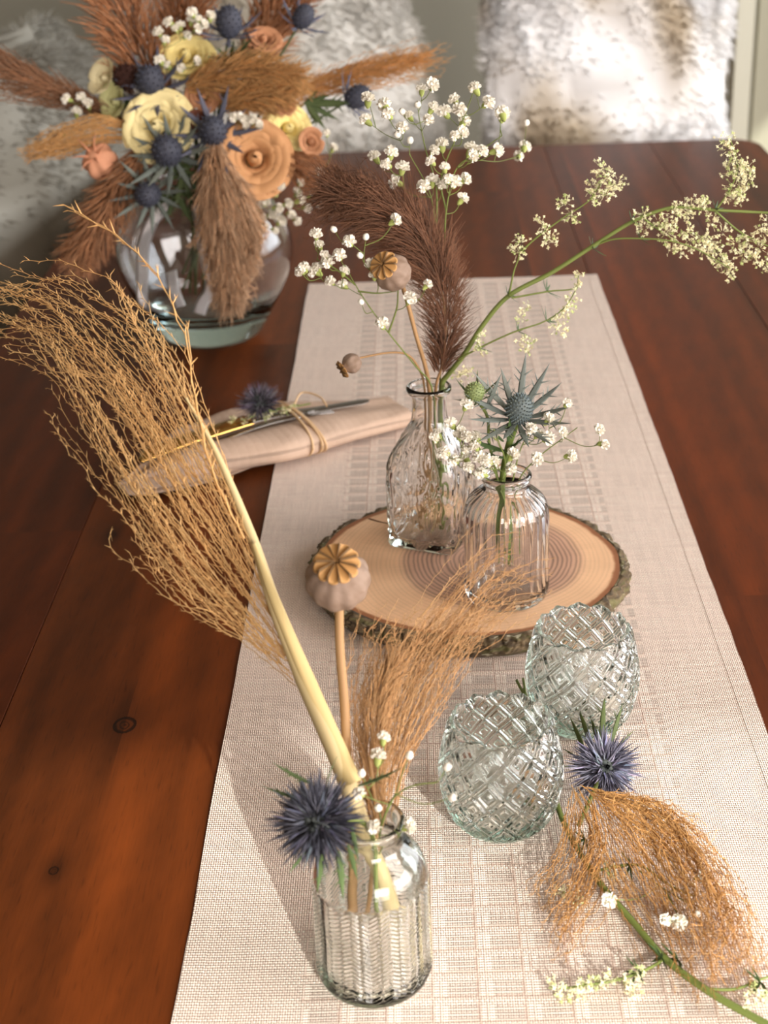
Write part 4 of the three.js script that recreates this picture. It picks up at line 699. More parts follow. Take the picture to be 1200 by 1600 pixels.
function flowerStem(t, from, seed) { const r = rng(seed), b = new Builder(); b.tube([from, v3(from).lerp(BIND, 0.6).add(V(0, 0.01, 0)), BIND.clone().add(V((r() - 0.5) * 0.03, 0, (r() - 0.5) * 0.03)), BIND.clone().add(V((r() - 0.5) * 0.07, -0.075 - 0.04 * r(), (r() - 0.5) * 0.06))], 0.0014, 0.0014, 5, 16); b.build('stem', mDarkLeaf, t); }
function rose(name, label, category, at, dir, R, mat, seed, layers = [[3, 0.42, -0.10], [4, 0.55, 0.0], [5, 0.72, 0.16], [6, 0.9, 0.38], [6, 1.0, 0.66]]) {
  const c = v3(at), t = thing(name, label, category, c), rand = rng(seed), Q = new THREE.Quaternion().setFromUnitVectors(V(0, 1, 0), v3(dir).normalize());
  let k = 0; for (const [n, s, open] of layers) for (let i = 0; i < n; i++) {
    const m = new THREE.Mesh(petalGeo[k++ % 3], mat); m.name = 'petal';
    const q = new THREE.Quaternion().setFromAxisAngle(V(0, 1, 0), (i / n) * 6.283 + k * 0.7 + rand() * 0.3).multiply(new THREE.Quaternion().setFromAxisAngle(V(1, 0, 0), open + (rand() - 0.5) * 0.12));
    m.quaternion.copy(Q).multiply(q); m.scale.setScalar(R * s * (0.95 + 0.1 * rand())); m.scale.y *= 1.05; m.position.copy(V(0, -R * 0.35, R * 0.10 * s).applyQuaternion(m.quaternion)); t.add(m);
  }
  const core = new Builder(); core.ball([0, R * 0.02, 0], R * 0.2, 10, 8, 0.2, 1.5); core.apply(new THREE.Matrix4().compose(c, Q, V(1, 1, 1))).build('bud', mat, t);
  const h = new Builder(); h.tint = [0.8, 0.9, 0.7]; h.ball([0, -R * 0.38, 0], R * 0.30, 8, 6, 0.1, 0.8); h.apply(new THREE.Matrix4().compose(c, Q, V(1, 1, 1))).build('calyx', mDarkLeaf, t);
  flowerStem(t, c.clone().addScaledVector(v3(dir).normalize(), -R * 0.4), seed + 1);
  return t;
}
const front = V(0, 0.45, 0.9);
rose('rose', 'large open cream rose at the front left of the bouquet', 'rose', [-0.3395,0.2861,-0.555], V(-0.1, 0.45, 0.85), 0.043, mPet.cream, 101);
rose('rose', 'bright yellow cream rose near the top of the bouquet', 'rose', [-0.3093,0.3523,-0.62], V(0.0, 0.8, 0.6), 0.034, mPet.yellow, 102);
rose('rose', 'yellow cream rose at the right side, above the dusty orange rose', 'rose', [-0.1937,0.2731,-0.585], V(0.45, 0.4, 0.8), 0.030, mPet.yellow, 103);
rose('rose', 'pale half open rose at the upper left, beside the dark brown cone', 'rose', [-0.4046,0.3295,-0.62], V(-0.6, 0.5, 0.6), 0.026, mPet.pale, 104, [[3, 0.45, -0.1], [4, 0.62, 0], [5, 0.9, 0.08]]);
rose('rose', 'greenish pale rose bud just left above the large cream rose', 'rose', [-0.3911,0.3064,-0.6], V(-0.6, 0.3, 0.7), 0.026, mPet.green, 105, [[3, 0.45, -0.1], [4, 0.62, 0], [5, 0.9, 0.08]]);
rose('rose', 'large dusty orange dried rose at the front right of the bouquet', 'rose', [-0.2308,0.248,-0.545], V(0.2, 0.4, 0.9), 0.046, mPet.dusty, 106);
rose('dried_bloom', 'small terracotta dried bloom at the right edge of the bouquet', 'dried bloom', [-0.1676,0.2593,-0.57], V(0.5, 0.3, 0.8), 0.017, mPet.rust, 107, [[4, 0.6, 0], [5, 1, 0.3]]);
rose('dried_bloom', 'small terracotta dried bloom above the right yellow rose', 'dried bloom', [-0.1959,0.3025,-0.57], V(0.3, 0.5, 0.8), 0.014, mPet.rust, 108, [[4, 0.6, 0], [5, 1, 0.3]]);
rose('dried_bloom', 'orange dried bloom at the top right beside a blue thistle', 'dried bloom', [-0.2181,0.3677,-0.62], V(0.2, 0.8, 0.5), 0.022, mPet.rust, 109, [[4, 0.6, 0], [5, 0.8, 0.2], [5, 1, 0.5]]);
rose('dried_bloom', 'rust dried bloom in the middle of the bouquet', 'dried bloom', [-0.2879,0.3139,-0.58], front, 0.020, mPet.rust, 110, [[4, 0.6, 0], [5, 0.8, 0.2], [5, 1, 0.5]]);
rose('dried_bloom', 'tiny dark brown dried bloom right of the large cream rose', 'dried bloom', [-0.2951,0.2903,-0.555], front, 0.014, mPet.brown, 111, [[4, 0.6, 0], [5, 1, 0.25]]);
{ // striped seed pod with horns
  const c = v3([-0.4101,0.249,-0.555]), t = thing('nigella_pod', 'pinkish ribbed seed pod with pointed horns at the left of the bouquet', 'seed pod', c), b = new Builder();
  b.sheet((u, v) => { const a = -u * 6.283, e = Math.PI * v, k = Math.sin(e) * (1 + 0.09 * Math.cos(a * 6)); return V(Math.cos(a) * k * 0.02, -Math.cos(e) * 0.018, Math.sin(a) * k * 0.02); }, 48, 16, true);
  b.apply(facing(c, V(-0.3, 0.6, 0.7))).build('pod', tinted(0xd79a78, 0.8), t);
  for (let k = 0; k < 6; k++) { const h = new Builder(), a = k * 1.047; h.sweep(curve([V(Math.cos(a) * 0.006, 0.016, Math.sin(a) * 0.006), V(Math.cos(a) * 0.014, 0.023, Math.sin(a) * 0.014), V(Math.cos(a) * 0.024, 0.026, Math.sin(a) * 0.024)], 6), (q) => [0.0016 * (1.1 - q), 0.0016 * (1.1 - q)], 5); h.apply(facing(c, V(-0.3, 0.6, 0.7))).build('horn', tinted(0xc98a68, 0.8), t); }
  flowerStem(t, c, 120);
}
{
  const c = v3([-0.3775,0.3343,-0.6]), t = thing('alder_cone', 'dark brown cone at the upper left of the bouquet', 'cone', c), b = new Builder(); b.tint = [1, 1, 1]; b.ball(c, 0.014, 16, 12, 0.2);
  for (let k = 0; k < 60; k++) { const y = 1 - (k / 60) * 2, a = k * 2.4, s = Math.sqrt(1 - y * y), d = V(Math.cos(a) * s, y, Math.sin(a) * s); b.spike(c.clone().addScaledVector(d, 0.012), c.clone().addScaledVector(d, 0.0175), 0.0022, 4); }
  b.build('cone', tinted(0x3a1c12, 0.85), t); flowerStem(t, c, 121);
}
const mNight = tinted(0x42434c, 0.75), mDusk = tinted(0x565868, 0.7);
for (const [at, dir, r, label, n] of [
  [[-0.2576,0.3741,-0.62], V(0.1, 0.9, 0.3), 0.015, 'blue thistle at the top of the bouquet right of the yellow rose', 9],
  [[-0.1787,0.3775,-0.65], V(0.5, 0.8, 0.3), 0.012, 'small dark thistle at the top right of the bouquet', 7],
  [[-0.344,0.3207,-0.585], V(-0.1, 0.7, 0.6), 0.016, 'grey blue thistle directly above the large cream rose', 9],
  [[-0.274,0.2758,-0.545], V(0, 0.5, 0.85), 0.016, 'grey blue thistle in the middle between cream and dusty orange rose', 10],
  [[-0.3242,0.2573,-0.535], V(-0.1, 0.5, 0.85), 0.017, 'dark thistle with long bracts below the large cream rose', 12],
  [[-0.3504,0.216,-0.53], V(-0.1, 0.15, 0.98), 0.014, 'thistle with pale bracts lowest at the vase rim', 12],
  [[-0.1238,0.2984,-0.6], V(0.9, 0.35, 0.2), 0.013, 'violet blue thistle sticking out furthest to the right', 8]]) {
  const t = thing('thistle', label, 'thistle', at); seaHolly(t, at, dir, r, r * 2.4, n, r * 2.7, Math.round(r * 99999), { mat: mNight, bractMat: n === 12 ? mSilver : mDusk, bumps: 80, thorns: 3, ringUp: 0.3 }); flowerStem(t, at, 130 + n);
}
function bouquetPlume(label, mat, make, at) { const t = thing('reed_plume', label, 'reed plume', at), b = new Builder(); make(b); b.build('feathers', mat, t, 'stuff'); flowerStem(t, v3(at), 140); return t; }
const mGoldReed = tinted(0xc2935c, 0.9), mPaleReed = tinted(0xb08c6c, 0.9);
bouquetPlume('big fluffy rust plume rising to the upper left of the bouquet', mRust, (b) => { reed(b, [[-0.3352,0.2823,-0.6],[-0.3568,0.3271,-0.64],[-0.3738,0.3788,-0.64],[-0.3979,0.4295,-0.64],[-0.425,0.4791,-0.64]], 0.062, 1001, 151, { hair: 0.025, r: 0.00097, splay: 1.0, tint: 0.4 }); }, [-0.3352,0.2823,-0.6]);
bouquetPlume('second rust plume at the top behind the yellow rose', mRust, (b) => { reed(b, [[-0.3076,0.3253,-0.64],[-0.3199,0.3707,-0.68],[-0.3113,0.4213,-0.68],[-0.2992,0.4705,-0.68]], 0.045, 1001, 152, { hair: 0.025, r: 0.00097, splay: 1.0, tint: 0.4 }); }, [-0.3076,0.3253,-0.64]);
bouquetPlume('brown plume at the top right behind the small dark thistle', mRust, (b) => { reed(b, [[-0.2396,0.3359,-0.65],[-0.2145,0.3713,-0.7],[-0.1924,0.4145,-0.7],[-0.1742,0.464,-0.7]], 0.045, 1001, 153, { hair: 0.025, r: 0.00097, splay: 1.0, tint: 0.4 }); }, [-0.2396,0.3359,-0.65]);
bouquetPlume('thin brown plume pointing far left out of the bouquet', tinted(0x8c6448, 0.9), (b) => { plume(b, [[-0.3779,0.2838,-0.6],[-0.437,0.2929,-0.62],[-0.4885,0.3059,-0.62],[-0.5542,0.323,-0.62],[-0.5895,0.339,-0.62]], [[-0.38,0.2987,-0.6],[-0.4418,0.3154,-0.62],[-0.4904,0.3464,-0.62],[-0.5453,0.3808,-0.62],[-0.5801,0.3964,-0.62]], 70, 154, { start: [0, 0.5], end: [0.7, 1], r: 0.0005, twig: 0.007, gap: 0.006, spread: 0.012 }); reed(b, [[-0.3812,0.2876,-0.6],[-0.4357,0.304,-0.62],[-0.4855,0.3279,-0.62],[-0.5417,0.3555,-0.62]], 0.022, 474, 155, { hair: 0.022, r: 0.00068, splay: 0.62, tint: 0.38 }); }, [-0.3812,0.2876,-0.6]);
bouquetPlume('golden stringy plume at the left, above the ribbed seed pod', mGoldReed, (b) => { plume(b, [[-0.3659,0.2662,-0.56],[-0.3991,0.2674,-0.56],[-0.4374,0.2577,-0.56],[-0.475,0.2553,-0.56],[-0.4967,0.2597,-0.56]], [[-0.3654,0.286,-0.57],[-0.4026,0.3003,-0.56],[-0.4406,0.2907,-0.56],[-0.4683,0.2771,-0.56],[-0.4925,0.2633,-0.56]], 70, 156, { start: [0, 0.4], end: [0.7, 1], r: 0.0006, twig: 0.005, gap: 0.006, spread: 0.01 }); }, [-0.3661,0.2724,-0.565]);
bouquetPlume('rust plume hanging down left of the vase', tinted(0x9c6e4c, 0.9), (b) => { reed(b, [[-0.3576,0.2608,-0.55],[-0.3869,0.2224,-0.545],[-0.4136,0.1857,-0.545],[-0.4365,0.152,-0.545],[-0.4518,0.1331,-0.545]], 0.038, 1264, 157, { hair: 0.019, r: 0.00078, splay: 0.93, tint: 0.38 }); plume(b, [[-0.3644,0.2586,-0.545],[-0.4017,0.2229,-0.545],[-0.4407,0.179,-0.545],[-0.4612,0.1373,-0.545]], [[-0.3541,0.2447,-0.54],[-0.3691,0.2081,-0.54],[-0.3873,0.1785,-0.54],[-0.41,0.1448,-0.54]], 50, 158, { start: [0.1, 0.5], end: [0.6, 1], r: 0.0004, twig: 0.006, gap: 0.005 }); }, [-0.3576,0.2608,-0.55]);
bouquetPlume('large tan plume hanging over the front of the vase', mPaleReed, (b) => { reed(b, [[-0.2735,0.2697,-0.53],[-0.2734,0.226,-0.515],[-0.2699,0.1814,-0.515],[-0.2663,0.1359,-0.515],[-0.2686,0.0895,-0.515]], 0.040, 2318, 159, { hair: 0.019, r: 0.00075, splay: 0.70, droop: 0.01, tint: 0.38 }); plume(b, [[-0.2817,0.2591,-0.53],[-0.2929,0.2132,-0.51],[-0.2926,0.1686,-0.51],[-0.2803,0.1225,-0.51],[-0.2743,0.0874,-0.51]], [[-0.2672,0.2586,-0.53],[-0.2399,0.2114,-0.51],[-0.2323,0.1665,-0.51],[-0.2462,0.129,-0.51],[-0.262,0.0909,-0.51]], 110, 166, { start: [0, 0.7], end: [0.45, 1], r: 0.0008, twig: 0.009, gap: 0.005, spread: 0.014, wiggle: 0.01, tint: 0.4 }); reed(b, [[-0.2678,0.2514,-0.53],[-0.2503,0.2097,-0.518],[-0.2414,0.1721,-0.518],[-0.2466,0.1343,-0.518]], 0.028, 1054, 160, { hair: 0.019, r: 0.00075, splay: 0.70, droop: 0.01, tint: 0.38 }); }, [-0.2716,0.2674,-0.53]);
bouquetPlume('short rust plume at the right above the lower gypsophila', mRust, (b) => { reed(b, [[-0.2023,0.2397,-0.57],[-0.1798,0.2324,-0.56],[-0.1582,0.2197,-0.56],[-0.1439,0.2102,-0.56]], 0.034, 843, 161, { hair: 0.017, r: 0.00078 }); }, [-0.2023,0.2397,-0.57]);
bouquetPlume('golden wispy plume reaching far right towards the middle chair', tinted(0xca955c, 0.9), (b) => { plume(b, [[-0.2159,0.2929,-0.6],[-0.1573,0.2997,-0.63],[-0.104,0.3089,-0.63],[-0.051,0.3217,-0.63],[-0.0058,0.3347,-0.63]], [[-0.2148,0.3075,-0.6],[-0.1636,0.322,-0.63],[-0.1103,0.3362,-0.63],[-0.0578,0.3438,-0.63],[-0.0018,0.3512,-0.63]], 80, 162, { start: [0, 0.5], end: [0.6, 1], r: 0.0004, twig: 0.006, gap: 0.006, spread: 0.014 }); reed(b, [[-0.2079,0.2999,-0.6],[-0.1565,0.3144,-0.63],[-0.0958,0.3269,-0.63],[-0.0356,0.3379,-0.63]], 0.018, 368, 163, { hair: 0.022, r: 0.00058, splay: 0.54, tint: 0.38 }); }, [-0.2153,0.3002,-0.6]);
bouquetPlume('golden plume lying across the middle of the bouquet', mGoldReed, (b) => { reed(b, [[-0.3001,0.3252,-0.58],[-0.2626,0.3346,-0.58],[-0.2185,0.3366,-0.58],[-0.1787,0.3302,-0.58]], 0.034, 1054, 164, { hair: 0.022, r: 0.00078, splay: 0.78, tint: 0.38 }); reed(b, [[-0.264,0.3042,-0.57],[-0.2266,0.3137,-0.57],[-0.1901,0.3124,-0.57]], 0.028, 632, 165, { hair: 0.019, r: 0.00078, splay: 0.78, tint: 0.38 }); }, [-0.3001,0.3252,-0.58]);
for (const [label, base, fl, seed] of [
  ['few white gypsophila florets at the left edge of the bouquet', [-0.3876,0.2826,-0.59], [[-0.4479,0.3135,-0.5926],[-0.4317,0.3148,-0.5945],[-0.4237,0.3079,-0.591],[-0.439,0.2982,-0.5944],[-0.3851,0.2952,-0.5924],[-0.4602,0.2738,-0.5909]], 171],
  ['white gypsophila spray at the top of the bouquet around the yellow rose', [-0.3026,0.3252,-0.6], [[-0.3207,0.3947,-0.5923],[-0.3084,0.3903,-0.5954],[-0.2955,0.3954,-0.5955],[-0.2876,0.3877,-0.5843],[-0.2731,0.3997,-0.5938],[-0.3337,0.385,-0.5899],[-0.3275,0.3761,-0.5912],[-0.3137,0.3878,-0.5896],[-0.3028,0.3796,-0.595],[-0.3358,0.3529,-0.5922],[-0.3279,0.3472,-0.5947],[-0.3121,0.3439,-0.5895],[-0.2923,0.3526,-0.5849],[-0.3124,0.324,-0.5888],[-0.2936,0.3239,-0.5857],[-0.2543,0.3174,-0.5934],[-0.2661,0.3123,-0.5958],[-0.2259,0.3459,-0.5895],[-0.2065,0.3415,-0.5902],[-0.2234,0.3494,-0.5891],[-0.3627,0.3216,-0.5915],[-0.2872,0.3975,-0.5885],[-0.2803,0.3919,-0.5873],[-0.2933,0.4052,-0.585]], 172],
  ['white gypsophila cluster spilling over the right rim of the vase', [-0.2173,0.2277,-0.56], [[-0.2223,0.1968,-0.5496],[-0.2101,0.2085,-0.5462],[-0.2014,0.2179,-0.5372],[-0.1966,0.1931,-0.5516],[-0.1848,0.2056,-0.5542],[-0.1744,0.1876,-0.5495],[-0.1621,0.2121,-0.5549],[-0.1585,0.1953,-0.5385],[-0.1856,0.1762,-0.5373],[-0.2053,0.1735,-0.5495],[-0.2164,0.1803,-0.5539],[-0.228,0.1766,-0.555],[-0.1982,0.2255,-0.5511],[-0.1726,0.2237,-0.555],[-0.2077,0.1895,-0.5467],[-0.193,0.1824,-0.5432],[-0.1814,0.1972,-0.5511],[-0.168,0.2009,-0.5555],[-0.2169,0.2103,-0.5402],[-0.2307,0.1917,-0.5558],[-0.227,0.1659,-0.5522],[-0.2136,0.1621,-0.5501],[-0.1473,0.2736,-0.548],[-0.1398,0.2551,-0.5546],[-0.1798,0.2185,-0.5469],[-0.1572,0.2282,-0.5495]], 173],
  ['small white gypsophila beside the dusty orange rose', [-0.2502,0.2804,-0.56], [[-0.2402,0.2945,-0.543],[-0.2296,0.2923,-0.5446],[-0.2508,0.2958,-0.5418],[-0.2372,0.287,-0.5438],[-0.2434,0.2996,-0.5429],[-0.2227,0.2864,-0.5444]], 174]]) {
  const t = thing('gypsophila_sprig', label, 'gypsophila', base); spray(t, [[BIND.clone().add(V(0, -0.05, 0)), v3(base).lerp(BIND, 0.4), base, v3(base).lerp(v3(fl[0]), 0.3)]], fl, seed, { size: 0.0068, buds: 0.05 });
}
function leafSprig(label, at, leaves, seed, mat = mDarkLeaf) { const t = thing('leaf_sprig', label, 'foliage', at), r = rng(seed); for (const e of leaves) { const b = new Builder(), d = v3(e).sub(v3(at)); b.tint = vary(r, 0.2, 0.1); bladeLeaf(b, at, d, V(0, 0.6, 0.8), d.length(), d.length() * 0.10, 0.12, 5, r); b.build('leaf', mat, t); } flowerStem(t, v3(at), seed); }
leafSprig('dark green spiky leaves below the top blue thistle', [-0.256,0.3509,-0.6], [[-0.2841,0.3548,-0.5912],[-0.2712,0.3662,-0.5837],[-0.2236,0.3745,-0.5869],[-0.2208,0.3557,-0.5809],[-0.2452,0.3755,-0.5854],[-0.277,0.3447,-0.586]], 181);
leafSprig('dark green leaves at the right under the outermost thistle', [-0.1722,0.2987,-0.6], [[-0.1344,0.2764,-0.5946],[-0.1493,0.2681,-0.5838],[-0.1112,0.2944,-0.5924],[-0.1549,0.3131,-0.5974],[-0.1405,0.3051,-0.5987],[-0.1608,0.2732,-0.5966]], 182);
leafSprig('dark spiky leaves in the centre above the vase rim', [-0.3144,0.2359,-0.54], [[-0.3262,0.2874,-0.5397],[-0.2994,0.2666,-0.5315],[-0.2886,0.2352,-0.5393],[-0.3423,0.2212,-0.5437],[-0.3446,0.2504,-0.5297],[-0.3251,0.1932,-0.5339],[-0.3075,0.1973,-0.5445],[-0.2873,0.2561,-0.544]], 183);
leafSprig('green leaves between the vase rim and the lowest thistle', [-0.3255,0.2115,-0.55], [[-0.3609,0.1908,-0.5474],[-0.3393,0.1761,-0.5429],[-0.3079,0.1778,-0.5328],[-0.2975,0.208,-0.531],[-0.3695,0.2012,-0.5378]], 184);
{ // satin ribbons hanging from the tied stems
  const mSatin = std(0xeae6e6, 0.45, { sheen: 0.5 });
  for (const [label, path] of [['white satin ribbon at the left inside the vase', [[-0.3415,0.1907,-0.58],[-0.3595,0.1718,-0.575],[-0.3735,0.1411,-0.575],[-0.3788,0.1056,-0.575],[-0.3821,0.0751,-0.575],[-0.3767,0.0586,-0.59],[-0.3618,0.0481,-0.6]]], ['white satin ribbon hanging in the middle inside the vase', [[-0.3059,0.1907,-0.575],[-0.3031,0.1543,-0.575],[-0.3013,0.1229,-0.575],[-0.2971,0.1013,-0.575],[-0.3002,0.0829,-0.575],[-0.3092,0.0694,-0.575],[-0.3152,0.055,-0.575]]], ['short white ribbon end between the two longer ones', [[-0.352,0.0948,-0.62],[-0.3475,0.0805,-0.6],[-0.342,0.0557,-0.6]]]]) {
    const t = thing('ribbon', label, 'ribbon', path[0], 'satin ribbons of the bouquet'), b = new Builder(); b.sweep(curve(path, 30), () => [0.0075, 0.0004], 6, V(0, 0, 1)); b.build('band', mSatin, t);
  }
}

// ---------- rolled napkin with cutlery ----------
{
  const A = V(-0.352, 0.002, -0.185), Bq = V(-0.070, 0.002, -0.338), dir = Bq.clone().sub(A), len = dir.length(); dir.normalize(); const side = V(-dir.z, 0, dir.x).normalize(); // towards the viewer
  if (side.z < 0) side.negate();
  const at = (t, s, y) => A.clone().addScaledVector(dir, t * len).addScaledVector(side, s).add(V(0, y, 0));
  const half = (t) => 0.001 + 0.070 * Math.pow(Math.sin(Math.PI * clamp(t * 0.62 + 0.04, 0, 1)), 0.9) * (1 - 0.50 * sstep(0.45, 0.95, t)) * sstep(-0.08, 0.22, t), high = (t) => 0.004 + 0.031 * sstep(-0.05, 0.28, t) * (1 - 0.35 * sstep(0.5, 1, t)), mid = (t) => -0.012 * Math.sin(Math.PI * t) - 0.004;
  const mLinen = new THREE.MeshPhysicalMaterial({ color: 0xc2a894, bumpMap: weavePlainB, bumpScale: 0.0003, roughness: 0.95, side: THREE.DoubleSide });
  const nap = thing('napkin', 'rolled beige linen napkin lying left of the runner', 'napkin', at(0.45, 0, 0));
  const b = new Builder(); // roll: closed section with a hollow along the top
  b.sheet((u, v) => { const t = v, g = -u * Math.PI * 2, w = half(t), h = high(t), c = Math.cos(g), s = Math.sin(g), sx = Math.sign(c) * Math.pow(Math.abs(c), 0.8), sy = Math.pow(Math.abs(s), 0.7) * Math.sign(s); const top = s > 0 ? (0.55 + 0.45 * sy) * 1 - 0.42 * Math.exp(-((sx + 0.15) ** 2) / 0.16) * (1 - 0.7 * sstep(0.5, 0.75, t)) * sy : 0.55 * (1 + sy); return at(t, mid(t) + w * sx + 0.002 * nz(t * 7, g, 1), h * Math.max(0.03, top) + 0.0015 * nz(t * 9, g * 1.5, 4) * (s > 0 ? 1 : 0)); }, 48, 60, true);
  b.build('roll', mLinen, nap);
  for (const [k, s0, w0, y] of [[0, 0.016, 0.036, 0.0035], [1, 0.02, 0.032, 0.0075]]) { const f = new Builder(); f.sheet((u, v) => { const t = lerp(0.0 + k * 0.04, 0.5, v), w = w0 * Math.pow(Math.sin(Math.PI * (0.04 + 0.9 * v)), 0.5), g = -u * 6.283; return at(t, mid(t) + s0 + Math.cos(g) * w, y + Math.sin(g) * 0.0019 + 0.001); }, 20, 26, true); f.build('fold', mLinen, nap); }
  // cutlery in the hollow
  const mGold = new THREE.MeshPhysicalMaterial({ color: 0xd2a860, metalness: 1, roughness: 0.22 }), mSteel = new THREE.MeshPhysicalMaterial({ color: 0x8d8a88, metalness: 1, roughness: 0.25 });
  const K = (t, s, y) => at(t, mid(t) + s, y), hk = 0.030;
  { const t = thing('knife', 'knife with a golden handle on the rolled napkin', 'knife', K(0.2, -0.01, hk)), h = new Builder(), bl = new Builder();
    h.sweep([K(0.08, 0.002, hk - 0.006), K(0.11, 0.001, hk - 0.001), K(0.25, -0.002, hk + 0.002), K(0.46, -0.006, hk + 0.004), K(0.475, -0.006, hk + 0.004)], (q) => [q < 0.02 ? 0.004 : 0.013, 0.003], 10, V(0, 1, 0)); h.build('handle', mGold, t);
    bl.sweep(curve([K(0.47, -0.011, hk + 0.001), K(0.6, -0.01, hk + 0.001), K(0.72, -0.008, hk - 0.001), K(0.85, -0.006, hk - 0.001), K(0.9, -0.005, hk - 0.001)], 24), (q) => [q > 0.97 ? 0.002 : q > 0.9 ? 0.006 : 0.0078, 0.0011], 8, V(0, 1, 0)); bl.build('blade', mSteel, t); }
  { const t = thing('fork', 'steel fork beside the golden knife on the rolled napkin', 'fork', K(0.3, 0.006, hk - 0.004)), f = new Builder();
    f.sweep(curve([K(0.16, 0.010, hk - 0.010), K(0.26, 0.009, hk - 0.006), K(0.4, 0.007, hk - 0.003), K(0.52, 0.005, hk), K(0.66, 0.003, hk)], 24), (q) => [q < 0.4 ? 0.0075 : 0.0035, 0.0013], 8, V(0, 1, 0)); f.build('handle', mSteel, t);
    for (let k = 0; k < 4; k++) { const p = new Builder(); p.tube([K(0.66, 0.003, hk), K(0.69, -0.003 + k * 0.0035, hk), K(0.76, -0.003 + k * 0.0035, hk - 0.002)], 0.0011, 0.0008, 5, 8); p.build('tine', mSteel, t); } }
  { const t = thing('twine', 'natural twine wound three times around the rolled napkin', 'twine', K(0.63, 0, 0.03)), mTw = std(0xd6b58c, 0.9); let n = 0;
    for (const q of [0.60, 0.625, 0.645]) { const b2 = new Builder(), pts = []; for (let i = 0; i <= 40; i++) { const g = (i / 40) * 6.283, tt = q + 0.012 * Math.sin(g + n), w = half(tt) + 0.0022, h = high(tt); pts.push(at(tt, mid(tt) + Math.cos(g) * w, Math.max(0.0012, h * 0.5 + Math.sin(g) * (h * 0.5 + 0.0028)) + 0.0006)); } n += 1.3; b2.sweep(pts, () => [0.0015, 0.0015], 6); b2.build('loop', mTw, t); }
    const bow = new Builder(); bow.tube([at(0.64, mid(0.64) - 0.012, 0.034), at(0.70, mid(0.7) - 0.03, 0.042), at(0.74, mid(0.7) - 0.012, 0.04), at(0.74, mid(0.7) + 0.004, 0.035)], 0.0011, 0.0011, 6, 24); bow.build('loop', mTw, t); }
  { const c = v3([-0.2153,0.054,-0.275]), t = thing('thistle', 'fuzzy grey violet thistle tied onto the rolled napkin', 'thistle', c); featherThistle(t, c, V(-0.1, 0.9, 0.3), 0.030, 191, 300, -0.1, tinted(0x544d56, 0.8));
    const s = new Builder(); s.tube([c, K(0.52, -0.016, 0.037), K(0.66, -0.012, 0.036)], 0.0013, 0.0012, 5, 12); s.build('stem', mGreen, t); }
  { const t = thing('bedstraw_stem', 'short yellowish bedstraw sprig tied onto the rolled napkin', 'bedstraw', K(0.5, -0.006, 0.036)), s = new Builder(); s.tube([K(0.7, -0.01, 0.036), K(0.55, -0.006, 0.038), K(0.42, -0.004, 0.036)], 0.0009, 0.0006, 5, 12); s.build('stem', mGreen, t);
    for (let k = 0; k < 7; k++) { const b2 = new Builder(); bedstrawTuft(b2, K(0.42 + k * 0.035, -0.006 + (k % 2) * 0.008, 0.038), 0.006, 1200 + k, 16); b2.build('blossom', mCream, t); } }
}

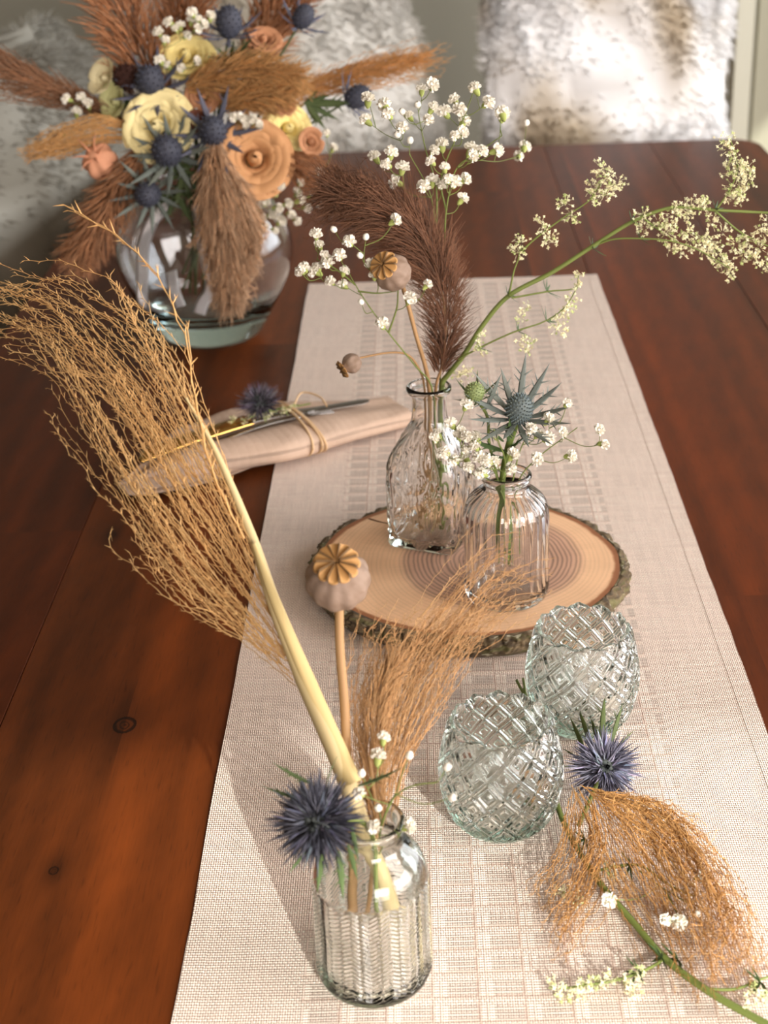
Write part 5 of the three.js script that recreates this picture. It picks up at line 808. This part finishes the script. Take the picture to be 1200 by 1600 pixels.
// ---------- chairs with sheepskins ----------
const mChair = std(0x2a2422, 0.6);
function chair(label, x, z, turn) {
  const t = thing('dining_chair', label, 'chair', [x, -0.75, z], 'dining chairs'); t.rotation.y = turn;
  mesh('seat', boxAt(-0.23, 0.23, 0.42, 0.46, -0.02, 0.42), mChair, t);
  mesh('backrest', boxAt(-0.22, 0.22, 0.62, 0.92, -0.035, -0.01), mChair, t);
  for (const sx of [-1, 1]) { mesh('leg', boxAt(sx * 0.21 - 0.02, sx * 0.21 + 0.02, 0, 0.94, -0.045, -0.005), mChair, t); mesh('leg', boxAt(sx * 0.21 - 0.02, sx * 0.21 + 0.02, 0, 0.42, 0.37, 0.41), mChair, t); }
  return t;
}
function sheepskin(label, at, turn, W, Hh, D, seed, colors, roll = 0) {
  const t = thing('sheepskin', label, 'sheepskin', at, 'sheepskins over the chairs'); t.rotation.set(0, turn, roll, 'YXZ');
  const rand = rng(seed), b = new Builder(), P = (u, v) => { const a = -u * 6.283, e = Math.PI * (v - 0.5), c = Math.cos(e), sp = (x, p) => Math.sign(x) * Math.pow(Math.abs(x), p); const x = sp(Math.cos(a), 0.55) * sp(c, 0.4), y = sp(Math.sin(e), 0.5), z = sp(Math.sin(a), 0.8) * sp(c, 0.5); const lobes = 1 + 0.10 * nz(x * 1.6 + seed, y * 1.6, z * 2) + 0.06 * nz(x * 4, y * 4 + seed, z * 4), n = 0.35 * nz(x * 4 + seed, y * 4, z * 3); return V(x * W / 2 * lobes, y * Hh / 2 * lobes, z * D / 2 * (1 + 0.35 * n) + 0.02 * n); };
  b.sheet(P, 90, 60, true);
  const tone = (x, y) => { const q = sstep(0.02, 0.30, fbm(x * 5 + seed * 2.1, y * 4, seed, 3) + 0.20 - 1.6 * Math.abs(x) ** 1.5); return [0, 1, 2].map((k) => lerp(colors[0][k], colors[1][k], q)); };
  for (let k = 0; k < b.P.length / 3; k++) { const c = tone(b.P[k * 3], b.P[k * 3 + 1]); b.C.splice(k * 3, 3, ...c); }
  const mFur = tinted(0xffffff, 0.95); mesh('hide', b.geometry(), mFur, t);
  const tuft = new Builder(); tuft.sweep([V(0, 0, 0), V(0.15, 0.5, 0), V(0.45, 1, 0.1)], (q) => [0.11 * (1.05 - q), 0.11 * (1.05 - q)], 4);
  const N = 32000, inst = new THREE.InstancedMesh(tuft.geometry(), tinted(0xffffff, 0.95), N), m = new THREE.Matrix4(), col = new THREE.Color(); inst.name = 'wool'; inst.userData.kind = 'stuff';
  for (let k = 0; k < N; k++) { const u = rand(), v = Math.acos(1 - 2 * (0.02 + 0.96 * rand())) / Math.PI, p = P(u, v), n = P(u + 0.004, v).sub(P(u - 0.004, v)).cross(P(u, Math.min(1, v + 0.004)).sub(P(u, Math.max(0, v - 0.004)))).normalize(); if (!(n.lengthSq() > 0.5)) n.set(0, 0, 1); n.add(V((rand() - 0.5) * 0.9, -0.5 * rand(), (rand() - 0.5) * 0.5)).normalize();
    const L = 0.012 + 0.013 * rand(); m.compose(p.clone().addScaledVector(n, -0.004), new THREE.Quaternion().setFromUnitVectors(V(0, 1, 0), n), V(L, L, L)); inst.setMatrixAt(k, m); const c = tone(p.x, p.y), w = 0.9 + 0.2 * rand(); inst.setColorAt(k, col.setRGB(c[0] * w, c[1] * w, c[2] * w)); }
  t.add(inst); return t;
}
chair('dark chair at the far table end, on the right, under the white and brown sheepskin', 0.345, -2.06, 0);
sheepskin('white and brown sheepskin over the right chair at the far table end', [0.335, 0.06, -1.95], 0, 0.47, 0.66, 0.15, 5, [[0.9, 0.9, 0.9], [0.5, 0.42, 0.31]]);
chair('dark chair at the far table end, behind the bouquet', -0.28, -2.08, 0.1);
sheepskin('pale sheepskin over the middle chair behind the bouquet', [-0.30, 0.03, -1.97], 0.1, 0.56, 0.62, 0.15, 9, [[0.66, 0.65, 0.61], [0.44, 0.40, 0.32]], 0.26);
chair('dark chair at the left side of the table under a grey sheepskin', -0.905, -1.445, 1.2);
sheepskin('grey shaggy sheepskin over the chair at the left table side', [-0.80, -0.075, -1.40], 1.2, 0.86, 0.60, 0.16, 14, [[0.30, 0.29, 0.25], [0.19, 0.175, 0.14]], 0.07);

scene.traverse((o) => { if (o.isMesh) { o.castShadow = true; o.receiveShadow = true; } });
renderer.render(scene, camera);
